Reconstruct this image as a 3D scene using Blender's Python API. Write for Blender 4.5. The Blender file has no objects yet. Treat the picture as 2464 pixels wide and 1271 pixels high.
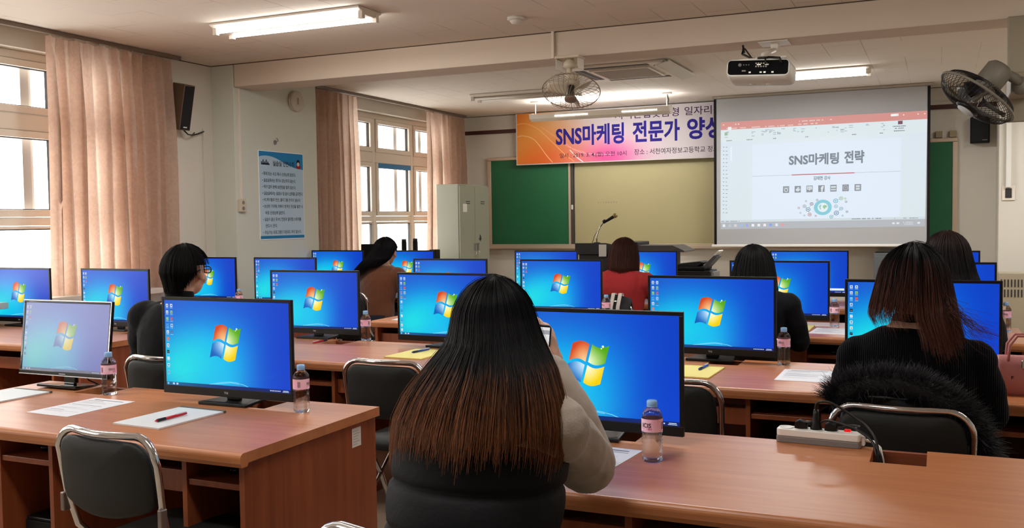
import bpy, math, random
from math import sin, cos, pi, radians, sqrt, exp, atan2
from mathutils import Vector, Matrix, Euler

# ---------------------------------------------------------------- camera, world, exposure
S = bpy.context.scene
COL = S.collection
cam_d = bpy.data.cameras.new('camera')
cam = bpy.data.objects.new('camera', cam_d)
COL.objects.link(cam)
S.camera = cam
F_PX = 2293.9
cam_d.sensor_fit = 'HORIZONTAL'
cam_d.sensor_width = 36.0
cam_d.lens = F_PX / 2464.0 * 36.0
cam_d.clip_start = 0.05
cam_d.clip_end = 200
yaw, pitch, roll = -0.42268, -0.04582, -0.013913
_f = Vector((sin(yaw) * cos(pitch), cos(yaw) * cos(pitch), sin(pitch)))
_r = Vector((cos(yaw), -sin(yaw), 0))
_u = _r.cross(_f)
_r2 = _r * cos(roll) + _u * sin(roll)
_u2 = -_r * sin(roll) + _u * cos(roll)
cam.matrix_world = Matrix(((_r2.x, _u2.x, -_f.x, 0), (_r2.y, _u2.y, -_f.y, 0), (_r2.z, _u2.z, -_f.z, 1.39), (0, 0, 0, 1)))

W = bpy.data.worlds.new('overcast_sky')
S.world = W
W.use_nodes = True
bg = W.node_tree.nodes['Background']
bg.inputs[0].default_value = (1.0, 0.965, 0.92, 1)
bg.inputs[1].default_value = 7.0

S.view_settings.view_transform = 'Standard'
S.view_settings.look = 'None'
S.view_settings.gamma = 1
S.view_settings.exposure = 0.12
S.view_settings.use_curve_mapping = False
S.cycles.use_denoising = True
S.cycles.max_bounces = 7
S.cycles.diffuse_bounces = 4
S.cycles.adaptive_threshold = 0.035
S.cycles.glossy_bounces = 4
S.cycles.transmission_bounces = 6
S.cycles.transparent_max_bounces = 12
S.cycles.caustics_reflective = False
S.cycles.caustics_refractive = False
S.cycles.sample_clamp_indirect = 6
TUBE_POWER = 24.0      # each twin tube ceiling fitting
LAMP_COL = (1.0, 0.985, 0.96)

# daylight portals: they only guide the sky's light through the window openings
WINS = [(-1.6, 1.6), (2.3, 5.75), (8.75, 11.08)]
for (y0, y1) in WINS:
    ld = bpy.data.lights.new('daylight_portal', 'AREA')
    ld.shape = 'RECTANGLE'; ld.size = 1.75; ld.size_y = y1 - y0
    ld.cycles.is_portal = True
    lo = bpy.data.objects.new('daylight_portal', ld)
    COL.objects.link(lo)
    lo.location = (-6.27, (y0 + y1) / 2, 1.77)
    lo.rotation_euler = (0, -pi / 2, 0)

R = random.Random(7)

# ---------------------------------------------------------------- colour and material helpers
def lin(c):
    out = []
    for v in c[:3]:
        v = v / 255.0
        out.append(v / 12.92 if v <= 0.04045 else ((v + 0.055) / 1.055) ** 2.4)
    return (out[0], out[1], out[2], 1.0)

MATS = {}
def mat(name, rgb=(128, 128, 128), rough=0.5, metal=0.0, spec=0.5, emit=None, estr=1.0, coat=0.0, sheen=0.0, vcol=None, noise=0.0, nscale=20.0, bump=0.0, bscale=60.0):
    if name in MATS: return MATS[name]
    m = bpy.data.materials.new(name); m.use_nodes = True
    nt = m.node_tree; N = nt.nodes; L = nt.links
    b = N['Principled BSDF']
    b.inputs['Base Color'].default_value = lin(rgb)
    b.inputs['Roughness'].default_value = rough
    b.inputs['Metallic'].default_value = metal
    b.inputs['Specular IOR Level'].default_value = spec
    b.inputs['Coat Weight'].default_value = coat
    b.inputs['Sheen Weight'].default_value = sheen
    if emit:
        b.inputs['Emission Color'].default_value = lin(emit); b.inputs['Emission Strength'].default_value = estr
    if vcol:
        a = N.new('ShaderNodeAttribute'); a.attribute_name = 'Col'
        if 'b' in vcol: L.new(a.outputs['Color'], b.inputs['Base Color'])
        if 'e' in vcol:
            L.new(a.outputs['Color'], b.inputs['Emission Color']); b.inputs['Emission Strength'].default_value = estr
    tc = None
    if noise or bump:
        tc = N.new('ShaderNodeTexCoord')
    if noise and not vcol:
        n = N.new('ShaderNodeTexNoise'); n.inputs['Scale'].default_value = nscale; n.inputs['Detail'].default_value = 6
        L.new(tc.outputs['Object'], n.inputs['Vector'])
        mx = N.new('ShaderNodeMix'); mx.data_type = 'RGBA'
        c = lin(rgb)
        mx.inputs['A'].default_value = tuple(max(0, v * (1 - noise)) for v in c[:3]) + (1,)
        mx.inputs['B'].default_value = tuple(min(1, v * (1 + noise)) for v in c[:3]) + (1,)
        L.new(n.outputs['Fac'], mx.inputs['Factor']); L.new(mx.outputs['Result'], b.inputs['Base Color'])
    if bump:
        n2 = N.new('ShaderNodeTexNoise'); n2.inputs['Scale'].default_value = bscale; n2.inputs['Detail'].default_value = 4
        L.new(tc.outputs['Object'], n2.inputs['Vector'])
        bp = N.new('ShaderNodeBump'); bp.inputs['Strength'].default_value = bump; bp.inputs['Distance'].default_value = 0.004
        L.new(n2.outputs['Fac'], bp.inputs['Height']); L.new(bp.outputs['Normal'], b.inputs['Normal'])
    MATS[name] = m
    return m

def wood(name, rgb1, rgb2, rough=0.32, vertical=False, coat=0.15):
    if name in MATS: return MATS[name]
    m = mat(name, rgb1, rough, coat=coat)
    nt = m.node_tree; N = nt.nodes; L = nt.links; b = N['Principled BSDF']
    b.inputs['Coat Roughness'].default_value = 0.3
    tc = N.new('ShaderNodeTexCoord'); mp = N.new('ShaderNodeMapping')
    mp.inputs['Scale'].default_value = (14, 14, 0.9) if vertical else (0.9, 14, 14)
    L.new(tc.outputs['Object'], mp.inputs['Vector'])
    n = N.new('ShaderNodeTexNoise'); n.inputs['Scale'].default_value = 2.2; n.inputs['Detail'].default_value = 7; n.inputs['Distortion'].default_value = 0.6
    L.new(mp.outputs['Vector'], n.inputs['Vector'])
    rmp = N.new('ShaderNodeValToRGB')
    rmp.color_ramp.elements[0].position = 0.32; rmp.color_ramp.elements[0].color = lin(rgb2)
    rmp.color_ramp.elements[1].position = 0.66; rmp.color_ramp.elements[1].color = lin(rgb1)
    L.new(n.outputs['Fac'], rmp.inputs['Fac']); L.new(rmp.outputs['Color'], b.inputs['Base Color'])
    return m

M_WALL = mat('wall_paint', (212, 207, 196), 0.75, noise=0.05, nscale=1.3, bump=0.15, bscale=90)
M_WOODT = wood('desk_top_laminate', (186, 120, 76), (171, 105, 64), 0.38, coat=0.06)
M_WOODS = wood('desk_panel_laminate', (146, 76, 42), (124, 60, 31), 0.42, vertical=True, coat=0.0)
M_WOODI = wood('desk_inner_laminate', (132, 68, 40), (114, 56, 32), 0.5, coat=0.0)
M_BLACK = mat('black_plastic', (11, 11, 13), 0.4, spec=.35)
M_BLACKM = mat('black_matte_plastic', (9, 9, 10), 0.65, spec=.25)
M_VINYL = mat('black_vinyl', (27, 28, 26), 0.55, spec=.3, bump=0.25, bscale=420)
M_CHROME = mat('chrome', (215, 215, 218), 0.14, metal=1.0)
M_WHITEP = mat('white_plastic', (222, 221, 214), 0.4)
M_GREYP = mat('grey_plastic', (128, 124, 122), 0.45)
M_STEEL = mat('grey_painted_steel', (146, 148, 132), 0.42, noise=0.05, nscale=3)
M_PVC = mat('window_frame_pvc', (226, 216, 202), 0.45)
M_GASKET = mat('dark_gasket', (40, 38, 40), 0.6)
M_ALU = mat('champagne_aluminium', (190, 172, 150), 0.38, metal=0.35)
M_PRINT = mat('printed_sheet', vcol='b', rough=0.75, spec=0.2)
M_SCREEN = mat('lit_lcd_screen', vcol='e', rgb=(10, 10, 12), rough=0.35, spec=0.22, estr=0.93)
M_SCREENG = mat('lit_glossy_lcd_screen', vcol='e', rgb=(14, 14, 16), rough=0.38, spec=1.0, estr=.5, coat=.9)
MATS['lit_glossy_lcd_screen'].node_tree.nodes['Principled BSDF'].inputs['Coat Roughness'].default_value = .3
M_PROJ = mat('projected_picture_on_screen', vcol='e', rgb=(78, 80, 84), rough=0.9, spec=0.1, estr=0.84)

# ---------------------------------------------------------------- mesh building
class MB:
    def __init__(s):
        s.v = []; s.f = []; s.mi = []; s.sm = []; s.c = []
    def add(s, vs, fs, mi=0, smooth=False, col=None, M=None):
        o = len(s.v)
        if M is not None: vs = [M @ Vector(p) for p in vs]
        s.v += [tuple(p) for p in vs]
        for f in fs:
            s.f.append([i + o for i in f]); s.mi.append(mi); s.sm.append(smooth)
            s.c.append(col)
        return s
    def box(s, x0, x1, y0, y1, z0, z1, mi=0, M=None):
        vs = [(x0, y0, z0), (x1, y0, z0), (x1, y1, z0), (x0, y1, z0), (x0, y0, z1), (x1, y0, z1), (x1, y1, z1), (x0, y1, z1)]
        return s.add(vs, [(0, 3, 2, 1), (4, 5, 6, 7), (0, 1, 5, 4), (1, 2, 6, 5), (2, 3, 7, 6), (3, 0, 4, 7)], mi, M=M)
    def prism(s, pts, a, b, axis='z', mi=0, smooth=False, M=None):
        # pts 2D outline (counter-clockwise), extruded from a to b along axis
        n = len(pts)
        def P(p, t):
            return {'z': (p[0], p[1], t), 'y': (p[0], t, p[1]), 'x': (t, p[0], p[1])}[axis]
        vs = [P(p, a) for p in pts] + [P(p, b) for p in pts]
        fs = [list(range(n))[::-1], list(range(n, 2 * n))]
        s.add(vs, fs, mi, False, M=M)
        o = len(s.v) - 2 * n
        for i in range(n):
            j = (i + 1) % n
            s.f.append([o + i, o + j, o + n + j, o + n + i]); s.mi.append(mi); s.sm.append(smooth); s.c.append(None)
        return s
    def tube(s, path, r, n=8, mi=0, closed=False, caps=True, col=None, smooth=True):
        path = [Vector(p) for p in path]; m = len(path)
        rs = r if isinstance(r, (list, tuple)) else [r] * m
        vs = []; up = None
        for i, p in enumerate(path):
            if closed: t = path[(i + 1) % m] - path[i - 1]
            else: t = path[min(i + 1, m - 1)] - path[max(i - 1, 0)]
            if t.length < 1e-9: t = Vector((0, 0, 1))
            t.normalize()
            if up is None:
                up = Vector((0, 0, 1)) if abs(t.z) < 0.9 else Vector((1, 0, 0))
            a = t.cross(up)
            if a.length < 1e-6: a = t.cross(Vector((0.3, 1, 0.2)))
            a.normalize(); b = a.cross(t); b.normalize(); up = b
            for k in range(n):
                w = 2 * pi * k / n
                vs.append(p + a * (cos(w) * rs[i]) + b * (sin(w) * rs[i]))
        fs = []
        for i in range(m if closed else m - 1):
            j = (i + 1) % m
            for k in range(n):
                l = (k + 1) % n
                fs.append((i * n + k, i * n + l, j * n + l, j * n + k))
        if caps and not closed:
            fs.append(tuple(range(n))[::-1]); fs.append(tuple((m - 1) * n + k for k in range(n)))
        return s.add(vs, fs, mi, smooth, col)
    def lathe(s, prof, n=24, c=(0, 0, 0), mi=0, smooth=True, M=None, capb=True, capt=True):
        vs = []; m = len(prof)
        for (r, z) in prof:
            for k in range(n):
                w = 2 * pi * k / n
                vs.append((c[0] + r * cos(w), c[1] + r * sin(w), c[2] + z))
        fs = []
        for i in range(m - 1):
            for k in range(n):
                l = (k + 1) % n
                fs.append((i * n + k, i * n + l, (i + 1) * n + l, (i + 1) * n + k))
        if capb: fs.append(tuple(range(n))[::-1])
        if capt: fs.append(tuple((m - 1) * n + k for k in range(n)))
        return s.add(vs, fs, mi, smooth, M=M)
    def ell(s, c, r, n=20, m=12, mi=0, M=None):
        vs = [(c[0], c[1], c[2] - r[2])]
        for i in range(1, m):
            a = -pi / 2 + pi * i / m
            for k in range(n):
                w = 2 * pi * k / n
                vs.append((c[0] + r[0] * cos(a) * cos(w), c[1] + r[1] * cos(a) * sin(w), c[2] + r[2] * sin(a)))
        vs.append((c[0], c[1], c[2] + r[2])); t = len(vs) - 1
        fs = []
        for k in range(n):
            l = (k + 1) % n
            fs.append((0, 1 + l, 1 + k))
            for i in range(m - 2):
                a = 1 + i * n
                fs.append((a + k, a + l, a + n + l, a + n + k))
            fs.append((t, 1 + (m - 2) * n + k, 1 + (m - 2) * n + l))
        return s.add(vs, fs, mi, True, M=M)
    def grid(s, pts, mi=0, smooth=True, col=None, flip=False, closed=False):
        # pts[i][j]
        a = len(pts); b = len(pts[0]); vs = [p for row in pts for p in row]; fs = []
        for i in range(a - 1):
            for j in range(b if closed else b - 1):
                k = (j + 1) % b
                q = (i * b + j, i * b + k, (i + 1) * b + k, (i + 1) * b + j)
                fs.append(q[::-1] if flip else q)
        return s.add(vs, fs, mi, smooth, col)
    def build(s, name, mats, parent=None, loc=(0, 0, 0), rot=(0, 0, 0), bevel=0, segs=2, solid=0, sub=0):
        me = bpy.data.meshes.new(name)
        me.from_pydata(s.v, [], s.f); 
        if not isinstance(mats, (list, tuple)): mats = [mats]
        for m in mats: me.materials.append(m)
        me.polygons.foreach_set('material_index', s.mi)
        me.polygons.foreach_set('use_smooth', s.sm)
        if any(c is not None for c in s.c):
            ca = me.color_attributes.new('Col', 'FLOAT_COLOR', 'CORNER')
            buf = []
            for f, c in zip(s.f, s.c):
                if c is None: c = (1, 1, 1, 1)
                if isinstance(c[0], (tuple, list)):
                    for q in c: buf += list(q)
                else: buf += list(c) * len(f)
            ca.data.foreach_set('color', buf)
        me.update()
        o = bpy.data.objects.new(name, me); COL.objects.link(o)
        if parent: o.parent = parent
        o.location = loc; o.rotation_euler = rot
        if bevel:
            md = o.modifiers.new('edge', 'BEVEL'); md.width = bevel; md.segments = segs; md.limit_method = 'ANGLE'; md.angle_limit = radians(40)
            md.harden_normals = False
        if solid:
            md = o.modifiers.new('thick', 'SOLIDIFY'); md.thickness = solid; md.offset = 0
        if sub:
            md = o.modifiers.new('sub', 'SUBSURF'); md.levels = sub; md.render_levels = sub
        return o

def tag(o, label, cat, group=None):
    o['label'] = label; o['category'] = cat
    if group: o['group'] = group
    return o
def struct(o):
    o['kind'] = 'structure'; return o
def thing(name, label, cat, loc=(0, 0, 0), rz=0.0, group=None, rot=None):
    o = bpy.data.objects.new(name, None); COL.objects.link(o)
    o.location = loc; o.rotation_euler = rot if rot else (0, 0, rz); o.empty_display_size = 0.1
    return tag(o, label, cat, group)
def dup(root, loc, rz, label, group=None):
    kids = {}
    for q in list(COL.objects):
        if q.parent: kids.setdefault(q.parent.name, []).append(q)
    def cp(o, par):
        c = o.copy(); COL.objects.link(c)
        if par: c.parent = par
        for k in kids.get(o.name, []): cp(k, c)
        return c
    r = cp(root, None); r.location = loc; r.rotation_euler = (0, 0, rz); r['label'] = label
    if group: r['group'] = group
    return r

# ---------------------------------------------------------------- flat artwork: coloured polygons in layers
_TXT = {}
def text_mesh(t, bold):
    k = (t, bold)
    if k in _TXT: return _TXT[k]
    c = bpy.data.curves.new('lettering', 'FONT'); c.body = t; c.offset = bold; c.resolution_u = 3
    o = bpy.data.objects.new('lettering', c); COL.objects.link(o)
    bpy.context.view_layer.update()
    dg = bpy.context.evaluated_depsgraph_get()
    me = bpy.data.meshes.new_from_object(o.evaluated_get(dg))
    vs = [(v.co.x, v.co.y) for v in me.vertices]; fs = [tuple(p.vertices) for p in me.polygons]
    bpy.data.meshes.remove(me); bpy.data.objects.remove(o); bpy.data.curves.remove(c)
    if vs:
        x0 = min(v[0] for v in vs); x1 = max(v[0] for v in vs); y0 = min(v[1] for v in vs); y1 = max(v[1] for v in vs)
    else: x0 = y0 = 0; x1 = y1 = 1
    vs = [((v[0] - x0) / (x1 - x0), (v[1] - y0) / (y1 - y0)) for v in vs]
    _TXT[k] = (vs, fs); return _TXT[k]

class Art:
    """Coloured flat shapes in 2D with a small layer height, turned into one mesh."""
    def __init__(s): s.items = []
    def poly(s, pts, col, ly=1): s.items.append((list(pts), [tuple(range(len(pts)))], lin(col), ly)); return s
    def rect(s, x0, y0, x1, y1, col, ly=1): return s.poly([(x0, y0), (x1, y0), (x1, y1), (x0, y1)], col, ly)
    def text(s, t, x0, y0, x1, y1, col, ly=3, bold=0.0):
        vs, fs = text_mesh(t, bold)
        s.items.append(([(x0 + v[0] * (x1 - x0), y0 + v[1] * (y1 - y0)) for v in vs], fs, lin(col), ly)); return s
    def disc(s, x, y, rx, ry, col, ly=1, n=28): return s.poly([(x + rx * cos(2 * pi * k / n), y + ry * sin(2 * pi * k / n)) for k in range(n)], col, ly)
    def ring(s, x, y, rx, ry, w, col, ly=1, n=32):
        for k in range(n):
            a = 2 * pi * k / n; b = 2 * pi * (k + 1) / n
            s.poly([(x + rx * cos(a), y + ry * sin(a)), (x + rx * cos(b), y + ry * sin(b)), (x + (rx - w) * cos(b), y + (ry - w) * sin(b)), (x + (rx - w) * cos(a), y + (ry - w) * sin(a))], col, ly)
        return s
    def line(s, pts, w, col, ly=1):
        for (a, b) in zip(pts[:-1], pts[1:]):
            d = Vector((b[0] - a[0], b[1] - a[1])); 
            if d.length < 1e-9: continue
            n = Vector((-d.y, d.x)).normalized() * (w / 2)
            s.poly([(a[0] - n.x, a[1] - n.y), (b[0] - n.x, b[1] - n.y), (b[0] + n.x, b[1] + n.y), (a[0] + n.x, a[1] + n.y)], col, ly)
        return s
    def field(s, x0, y0, x1, y1, nx, ny, fn, ly=0, warp=None):
        # smooth colour field: fn(u, v) -> sRGB 0..255
        P = [[None] * (nx + 1) for _ in range(ny + 1)]; vs = []; cs = []
        for j in range(ny + 1):
            for i in range(nx + 1):
                u = i / nx; v = j / ny; p = (x0 + (x1 - x0) * u, y0 + (y1 - y0) * v)
                if warp: p = warp(u, v)
                vs.append(p); cs.append(lin(fn(u, v)))
        fs = []; fc = []
        for j in range(ny):
            for i in range(nx):
                q = (j * (nx + 1) + i, j * (nx + 1) + i + 1, (j + 1) * (nx + 1) + i + 1, (j + 1) * (nx + 1) + i)
                fs.append(q); fc.append([cs[k] for k in q])
        s.items.append((vs, fs, fc, ly)); return s
    def build(s, name, m, place, parent=None, loc=(0, 0, 0), mb=None, step=0.0002):
        mb = mb or MB()
        for (vs, fs, col, ly) in s.items:
            P = [place(v[0], v[1], ly * step) for v in vs]; o = len(mb.v); mb.v += [tuple(p) for p in P]
            for q, f in enumerate(fs):
                mb.f.append([i + o for i in f]); mb.mi.append(0); mb.sm.append(False)
                mb.c.append(col[q] if isinstance(col, list) else col)
        return mb.build(name, m, parent, loc)
# ================================================================ ROOM
XL, XR, YF, YB, ZC = -5.95, 3.0, 11.68, -2.6, 2.8

M_FLOOR = mat('floor_vinyl', (168, 150, 130), 0.45, noise=0.12, nscale=6)
struct(MB().box(XL - .3, XR + .2, YB - .2, YF + .2, -0.1, 0).build('floor', M_FLOOR))

# ceiling with rectangular fibre tiles (hairline joints, some faint)
M_CEIL = mat('ceiling_tile', (225, 217, 206), 0.85)
nt = M_CEIL.node_tree; N = nt.nodes; L = nt.links
tc = N.new('ShaderNodeTexCoord'); br = N.new('ShaderNodeTexBrick')
br.inputs['Scale'].default_value = 1.0; br.inputs['Brick Width'].default_value = 0.6; br.inputs['Row Height'].default_value = 0.3
br.inputs['Mortar Size'].default_value = 0.0035; br.inputs['Mortar Smooth'].default_value = 0.2
br.inputs['Color1'].default_value = lin((226, 218, 207)); br.inputs['Color2'].default_value = lin((223, 215, 204)); br.inputs['Mortar'].default_value = lin((182, 168, 152))
mpn = N.new('ShaderNodeMapping'); mpn.inputs['Rotation'].default_value = (0, 0, pi / 2)
L.new(tc.outputs['Object'], mpn.inputs['Vector']); L.new(mpn.outputs['Vector'], br.inputs['Vector'])
no = N.new('ShaderNodeTexNoise'); no.inputs['Scale'].default_value = 1.1; L.new(tc.outputs['Object'], no.inputs['Vector'])
cr = N.new('ShaderNodeValToRGB'); cr.color_ramp.elements[0].position = .45; cr.color_ramp.elements[1].position = .62
L.new(no.outputs['Fac'], cr.inputs['Fac'])
mx = N.new('ShaderNodeMix'); mx.data_type = 'RGBA'; mx.inputs['A'].default_value = lin((225, 217, 206))
L.new(cr.outputs['Color'], mx.inputs['Factor']); L.new(br.outputs['Color'], mx.inputs['B'])
L.new(mx.outputs['Result'], N['Principled BSDF'].inputs['Base Color'])
struct(MB().box(XL - .3, XR + .2, YB - .2, YF + .2, ZC, ZC + .12).build('ceiling', M_CEIL))
M_BEAM = mat('beam_paint', (216, 202, 186), 0.8, noise=0.04, nscale=1.5)
struct(MB().box(-5.69, XR, 6.73, 7.06, 2.6, ZC + .01).build('ceiling_beam', M_BEAM, bevel=.006))

# walls
wf = MB().box(XL - .3, XR + .2, YF, YF + .2, 0, ZC); struct(wf.build('wall_front', M_WALL))
struct(MB().box(XR, XR + .2, YB - .2, YF + .2, 0, ZC).build('wall_right', M_WALL))
struct(MB().box(XL - .3, XR + .2, YB - .2, YB, 0, ZC).build('wall_back', M_WALL))
wl = MB(); XO = XL - .3
ZS, ZT = 0.88, 2.66
wl.box(XO, XL, YB, YF + .1, 0, ZS); wl.box(XO, XL, YB, YF + .1, ZT, ZC)
prev = YB
for (y0, y1) in WINS:
    wl.box(XO, XL, prev, y0, ZS, ZT); prev = y1
wl.box(XO, XL, prev, YF + .1, ZS, ZT)
struct(wl.build('wall_left', M_WALL))
M_PILLAR = mat('pillar_paint', (206, 209, 197), 0.75, noise=0.04, nscale=1.6, bump=.1)
struct(MB().box(XL - .02, -5.7, 6.73, 7.95, 0, ZC).build('pillar_left', M_PILLAR, bevel=.004))
struct(MB().box(.55, 1.25, 11.15, YF + .05, 0, ZC).build('column_front', M_WALL, bevel=.006))
# trims
M_STRIP = mat('dark_red_wood_rail', (70, 30, 26), 0.4)
struct(MB().box(-5.94, XR, 11.655, 11.69, 2.555, 2.605).build('trim_1', M_STRIP))
struct(MB().box(-5.94, XR, 11.66, 11.69, 2.605, 2.635).build('trim_2', M_WALL))
M_SILL = mat('stone_sill', (206, 196, 182), 0.35, noise=0.1, nscale=30)
for i, (y0, y1) in enumerate(WINS):
    struct(MB().box(-6.05, -5.70, y0 - .06, y1 + .08, ZS - .035, ZS + .008).build('trim_%d' % (i + 3), M_SILL, bevel=.004))
struct(MB().box(.615, .66, 11.10, 11.16, 1.66, 2.74).build('trim_6', M_WHITEP))
M_GAP = mat('dark_joint', (84, 66, 54), .8)
struct(MB().box(-5.69, XR, 6.7265, 6.7305, 2.793, 2.801).build('trim_7', M_GAP))
struct(MB().box(-5.951, -5.946, 6.12, 6.731, 2.793, 2.801).build('trim_8', M_GAP))
struct(MB().box(-5.95, -5.69, 6.7265, 6.7305, 2.793, 2.801).build('trim_9', M_GAP))
struct(MB().box(-5.95, XR, 11.675, 11.681, 2.793, 2.801).build('trim_10', M_GAP))
struct(MB().box(XL, XR, 11.65, 11.7, 0, .1).build('baseboard_front', M_STRIP))

# windows: PVC frame, inner sashes with dark gaskets, clear panes, grey screen frames behind
M_GLASS = bpy.data.materials.new('window_glass'); M_GLASS.use_nodes = True
nt = M_GLASS.node_tree; N = nt.nodes; L = nt.links; N.clear()
out = N.new('ShaderNodeOutputMaterial'); tr = N.new('ShaderNodeBsdfTransparent'); gl = N.new('ShaderNodeBsdfGlossy'); ms = N.new('ShaderNodeMixShader')
gl.inputs['Roughness'].default_value = 0.03; ms.inputs[0].default_value = 0.05
L.new(tr.outputs[0], ms.inputs[1]); L.new(gl.outputs[0], ms.inputs[2]); L.new(ms.outputs[0], out.inputs[0])
M_SCR = mat('window_screen_frame', (170, 166, 164), 0.5)
M_NET = mat('insect_screen_edge', (196, 190, 186), 0.7)
def window(idx, y0, y1, mull):
    fx0, fx1 = -6.13, -6.06
    root = bpy.data.objects.new('window_%d' % idx, None); COL.objects.link(root); struct(root)
    fr = MB()
    fr.box(fx0, fx1, y0, y1, ZS, ZS + .05); fr.box(fx0, fx1, y0, y1, ZT - .06, ZT)
    for ya, yb in ((y0, y0 + .05), (y1 - .05, y1)): fr.box(fx0, fx1, ya, yb, ZS + .05, ZT - .06)
    zs = [(ZS + .05, 1.40), (1.46, 2.09), (2.21, ZT - .06)]
    for y in mull: fr.box(fx0, fx1, y - .03, y + .03, ZS + .05, ZT - .06)
    ys = [y0 + .05] + list(mull) + [y1 - .05]
    for a, b in zip(ys[:-1], ys[1:]):
        a2 = a + (.03 if a in mull else 0); b2 = b - (.03 if b in mull else 0)
        fr.box(fx0, fx1, a2, b2, 1.40, 1.46); fr.box(fx0, fx1, a2, b2, 2.09, 2.21)
    fo = fr.build('frame', M_PVC, root, bevel=.006)
    sash = MB(); gk = MB(); gs = MB(); sc = MB()
    for a, b in zip(ys[:-1], ys[1:]):
        a2 = a + (.03 if a in mull else 0) + .004; b2 = b - (.03 if b in mull else 0) - .004
        for (z0, z1) in zs:
            z0 += .004; z1 -= .004; w = .05
            sx0, sx1 = -6.11, -6.045
            if z1 < 1.42: w = .022; sx1 = -6.07
            sash.box(sx0, sx1, a2, b2, z0, z0 + w); sash.box(sx0, sx1, a2, b2, z1 - w, z1)
            sash.box(sx0, sx1, a2, a2 + w, z0 + w, z1 - w); sash.box(sx0, sx1, b2 - w, b2, z0 + w, z1 - w)
            g = .007
            A, B, C, D = a2 + w, b2 - w, z0 + w, z1 - w
            gk.box(-6.10, -6.07, A, B, C, C + g); gk.box(-6.10, -6.07, A, B, D - g, D)
            gk.box(-6.10, -6.07, A, A + g, C + g, D - g); gk.box(-6.10, -6.07, B - g, B, C + g, D - g)
            gs.box(-6.09, -6.082, A + g, B - g, C + g, D - g)
            if z0 > 1.42:
                sc.box(-6.20, -6.18, b2 - .20, b2 - .13, z0, z1, 0); sc.box(-6.205, -6.20, b2 - .13, b2 - .095, z0, z1, 1)
                sc.box(-6.20, -6.18, a2 - .01, a2 + .03, z0, z1, 0)
    sash.build('sash_frame', M_PVC, root, bevel=.004); gk.build('gasket', M_GASKET, root)
    gs.build('pane', M_GLASS, root); sc.build('screen_frame', [M_SCR, M_NET], root)
    return root
window(1, 2.3, 5.75, [2.72, 3.52, 4.345, 5.20])
w2 = window(2, 8.75, 11.08, [9.57, 10.45])
MB().box(-6.044, -6.040, 9.64, 10.39, 2.03, 2.085).build('blue_tape', mat('blue_tape', (36, 118, 168), .5, noise=.15, nscale=30), w2)
window(3, -1.6, 1.6, [-.8, 0, .8])

# door on the right wall (out of the picture, part of the room)
d = bpy.data.objects.new('door_1', None); COL.objects.link(d); struct(d)
MB().box(2.93, 2.995, 9.0, 9.95, 0, 2.1).build('leaf', mat('door_paint', (170, 160, 140), .5), d, bevel=.004)
MB().box(2.90, 3.0, 8.9, 9.0, 0, 2.2).box(2.90, 3.0, 9.95, 10.05, 0, 2.2).box(2.9, 3.0, 9.0, 9.95, 2.1, 2.2).build('frame', M_PVC, d)
MB().tube([(2.93, 9.1, 1.0), (2.87, 9.1, 1.0), (2.87, 9.22, 1.0)], .011).build('handle', M_CHROME, d)

# ---------------------------------------------------------------- curtains
M_CURT = bpy.data.materials.new('curtain_fabric'); M_CURT.use_nodes = True
nt = M_CURT.node_tree; N = nt.nodes; L = nt.links; b = N['Principled BSDF']
tc = N.new('ShaderNodeTexCoord'); vo = N.new('ShaderNodeTexVoronoi'); vo.inputs['Scale'].default_value = 11; vo.feature = 'SMOOTH_F1'
nn = N.new('ShaderNodeTexNoise'); nn.inputs['Scale'].default_value = 22; nn.inputs['Distortion'].default_value = 1.5
L.new(tc.outputs['Object'], vo.inputs['Vector']); L.new(tc.outputs['Object'], nn.inputs['Vector'])
cr = N.new('ShaderNodeValToRGB'); cr.color_ramp.elements[0].position = .42; cr.color_ramp.elements[0].color = lin((206, 183, 166))
cr.color_ramp.elements[1].position = .58; cr.color_ramp.elements[1].color = lin((190, 164, 148))
L.new(nn.outputs['Fac'], cr.inputs['Fac']); L.new(cr.outputs['Color'], b.inputs['Base Color'])
b.inputs['Roughness'].default_value = .85; b.inputs['Specular IOR Level'].default_value = .15
tl = N.new('ShaderNodeBsdfTranslucent'); tl.inputs['Color'].default_value = lin((242, 216, 198))
ms = N.new('ShaderNodeMixShader'); ms.inputs[0].default_value = .5
L.new(b.outputs[0], ms.inputs[1]); L.new(tl.outputs[0], ms.inputs[2]); L.new(ms.outputs[0], N['Material Output'].inputs['Surface'])
def curtain(y0, y1, z0, z1, x, n, label, seed, amp=.035, taper=0.0):
    r = random.Random(seed); ph = [r.uniform(-.5, .5) for _ in range(n + 2)]; am = [r.uniform(.55, 1.3) for _ in range(n + 2)]
    cols = n * 10; rows = 26; pts = []
    for i in range(rows + 1):
        t = i / rows; z = z1 + (z0 - z1) * t; row = []
        grow = .55 + .45 * min(1, t * 3)
        pinch = 1.0 if t > .05 else .8 + .2 * t / .05
        for j in range(cols + 1):
            u = j / cols; k = u * n; ki = int(min(k, n - 1)); fr = k - ki
            a = am[ki] * (1 - fr) + am[ki + 1] * fr
            p = ph[ki] * (1 - fr) + ph[ki + 1] * fr
            w = 2 * pi * (k + .25 * p * t)
            yy = y0 + (y1 - y0) * u + taper * t * (u - .2)
            dx = amp * a * grow * (sin(w) + .3 * sin(2 * w + p * 3)) * pinch + .010 * sin(3.1 * k + 4 * t + p)
            dy = .018 * cos(w) * a * grow
            if t < .06: dx += .01 * sin(w * 3)
            row.append((x + dx, yy + dy, z))
        pts.append(row)
    o = MB().grid(pts).build('curtain', M_CURT)
    return tag(o, label, 'curtain', 'window curtains')
curtain(4.90, 6.10, .84, 2.755, -5.83, 10, 'pinkish beige pleated curtain drawn beside the nearer window, next to the wall speaker', 3, .06)
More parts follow.
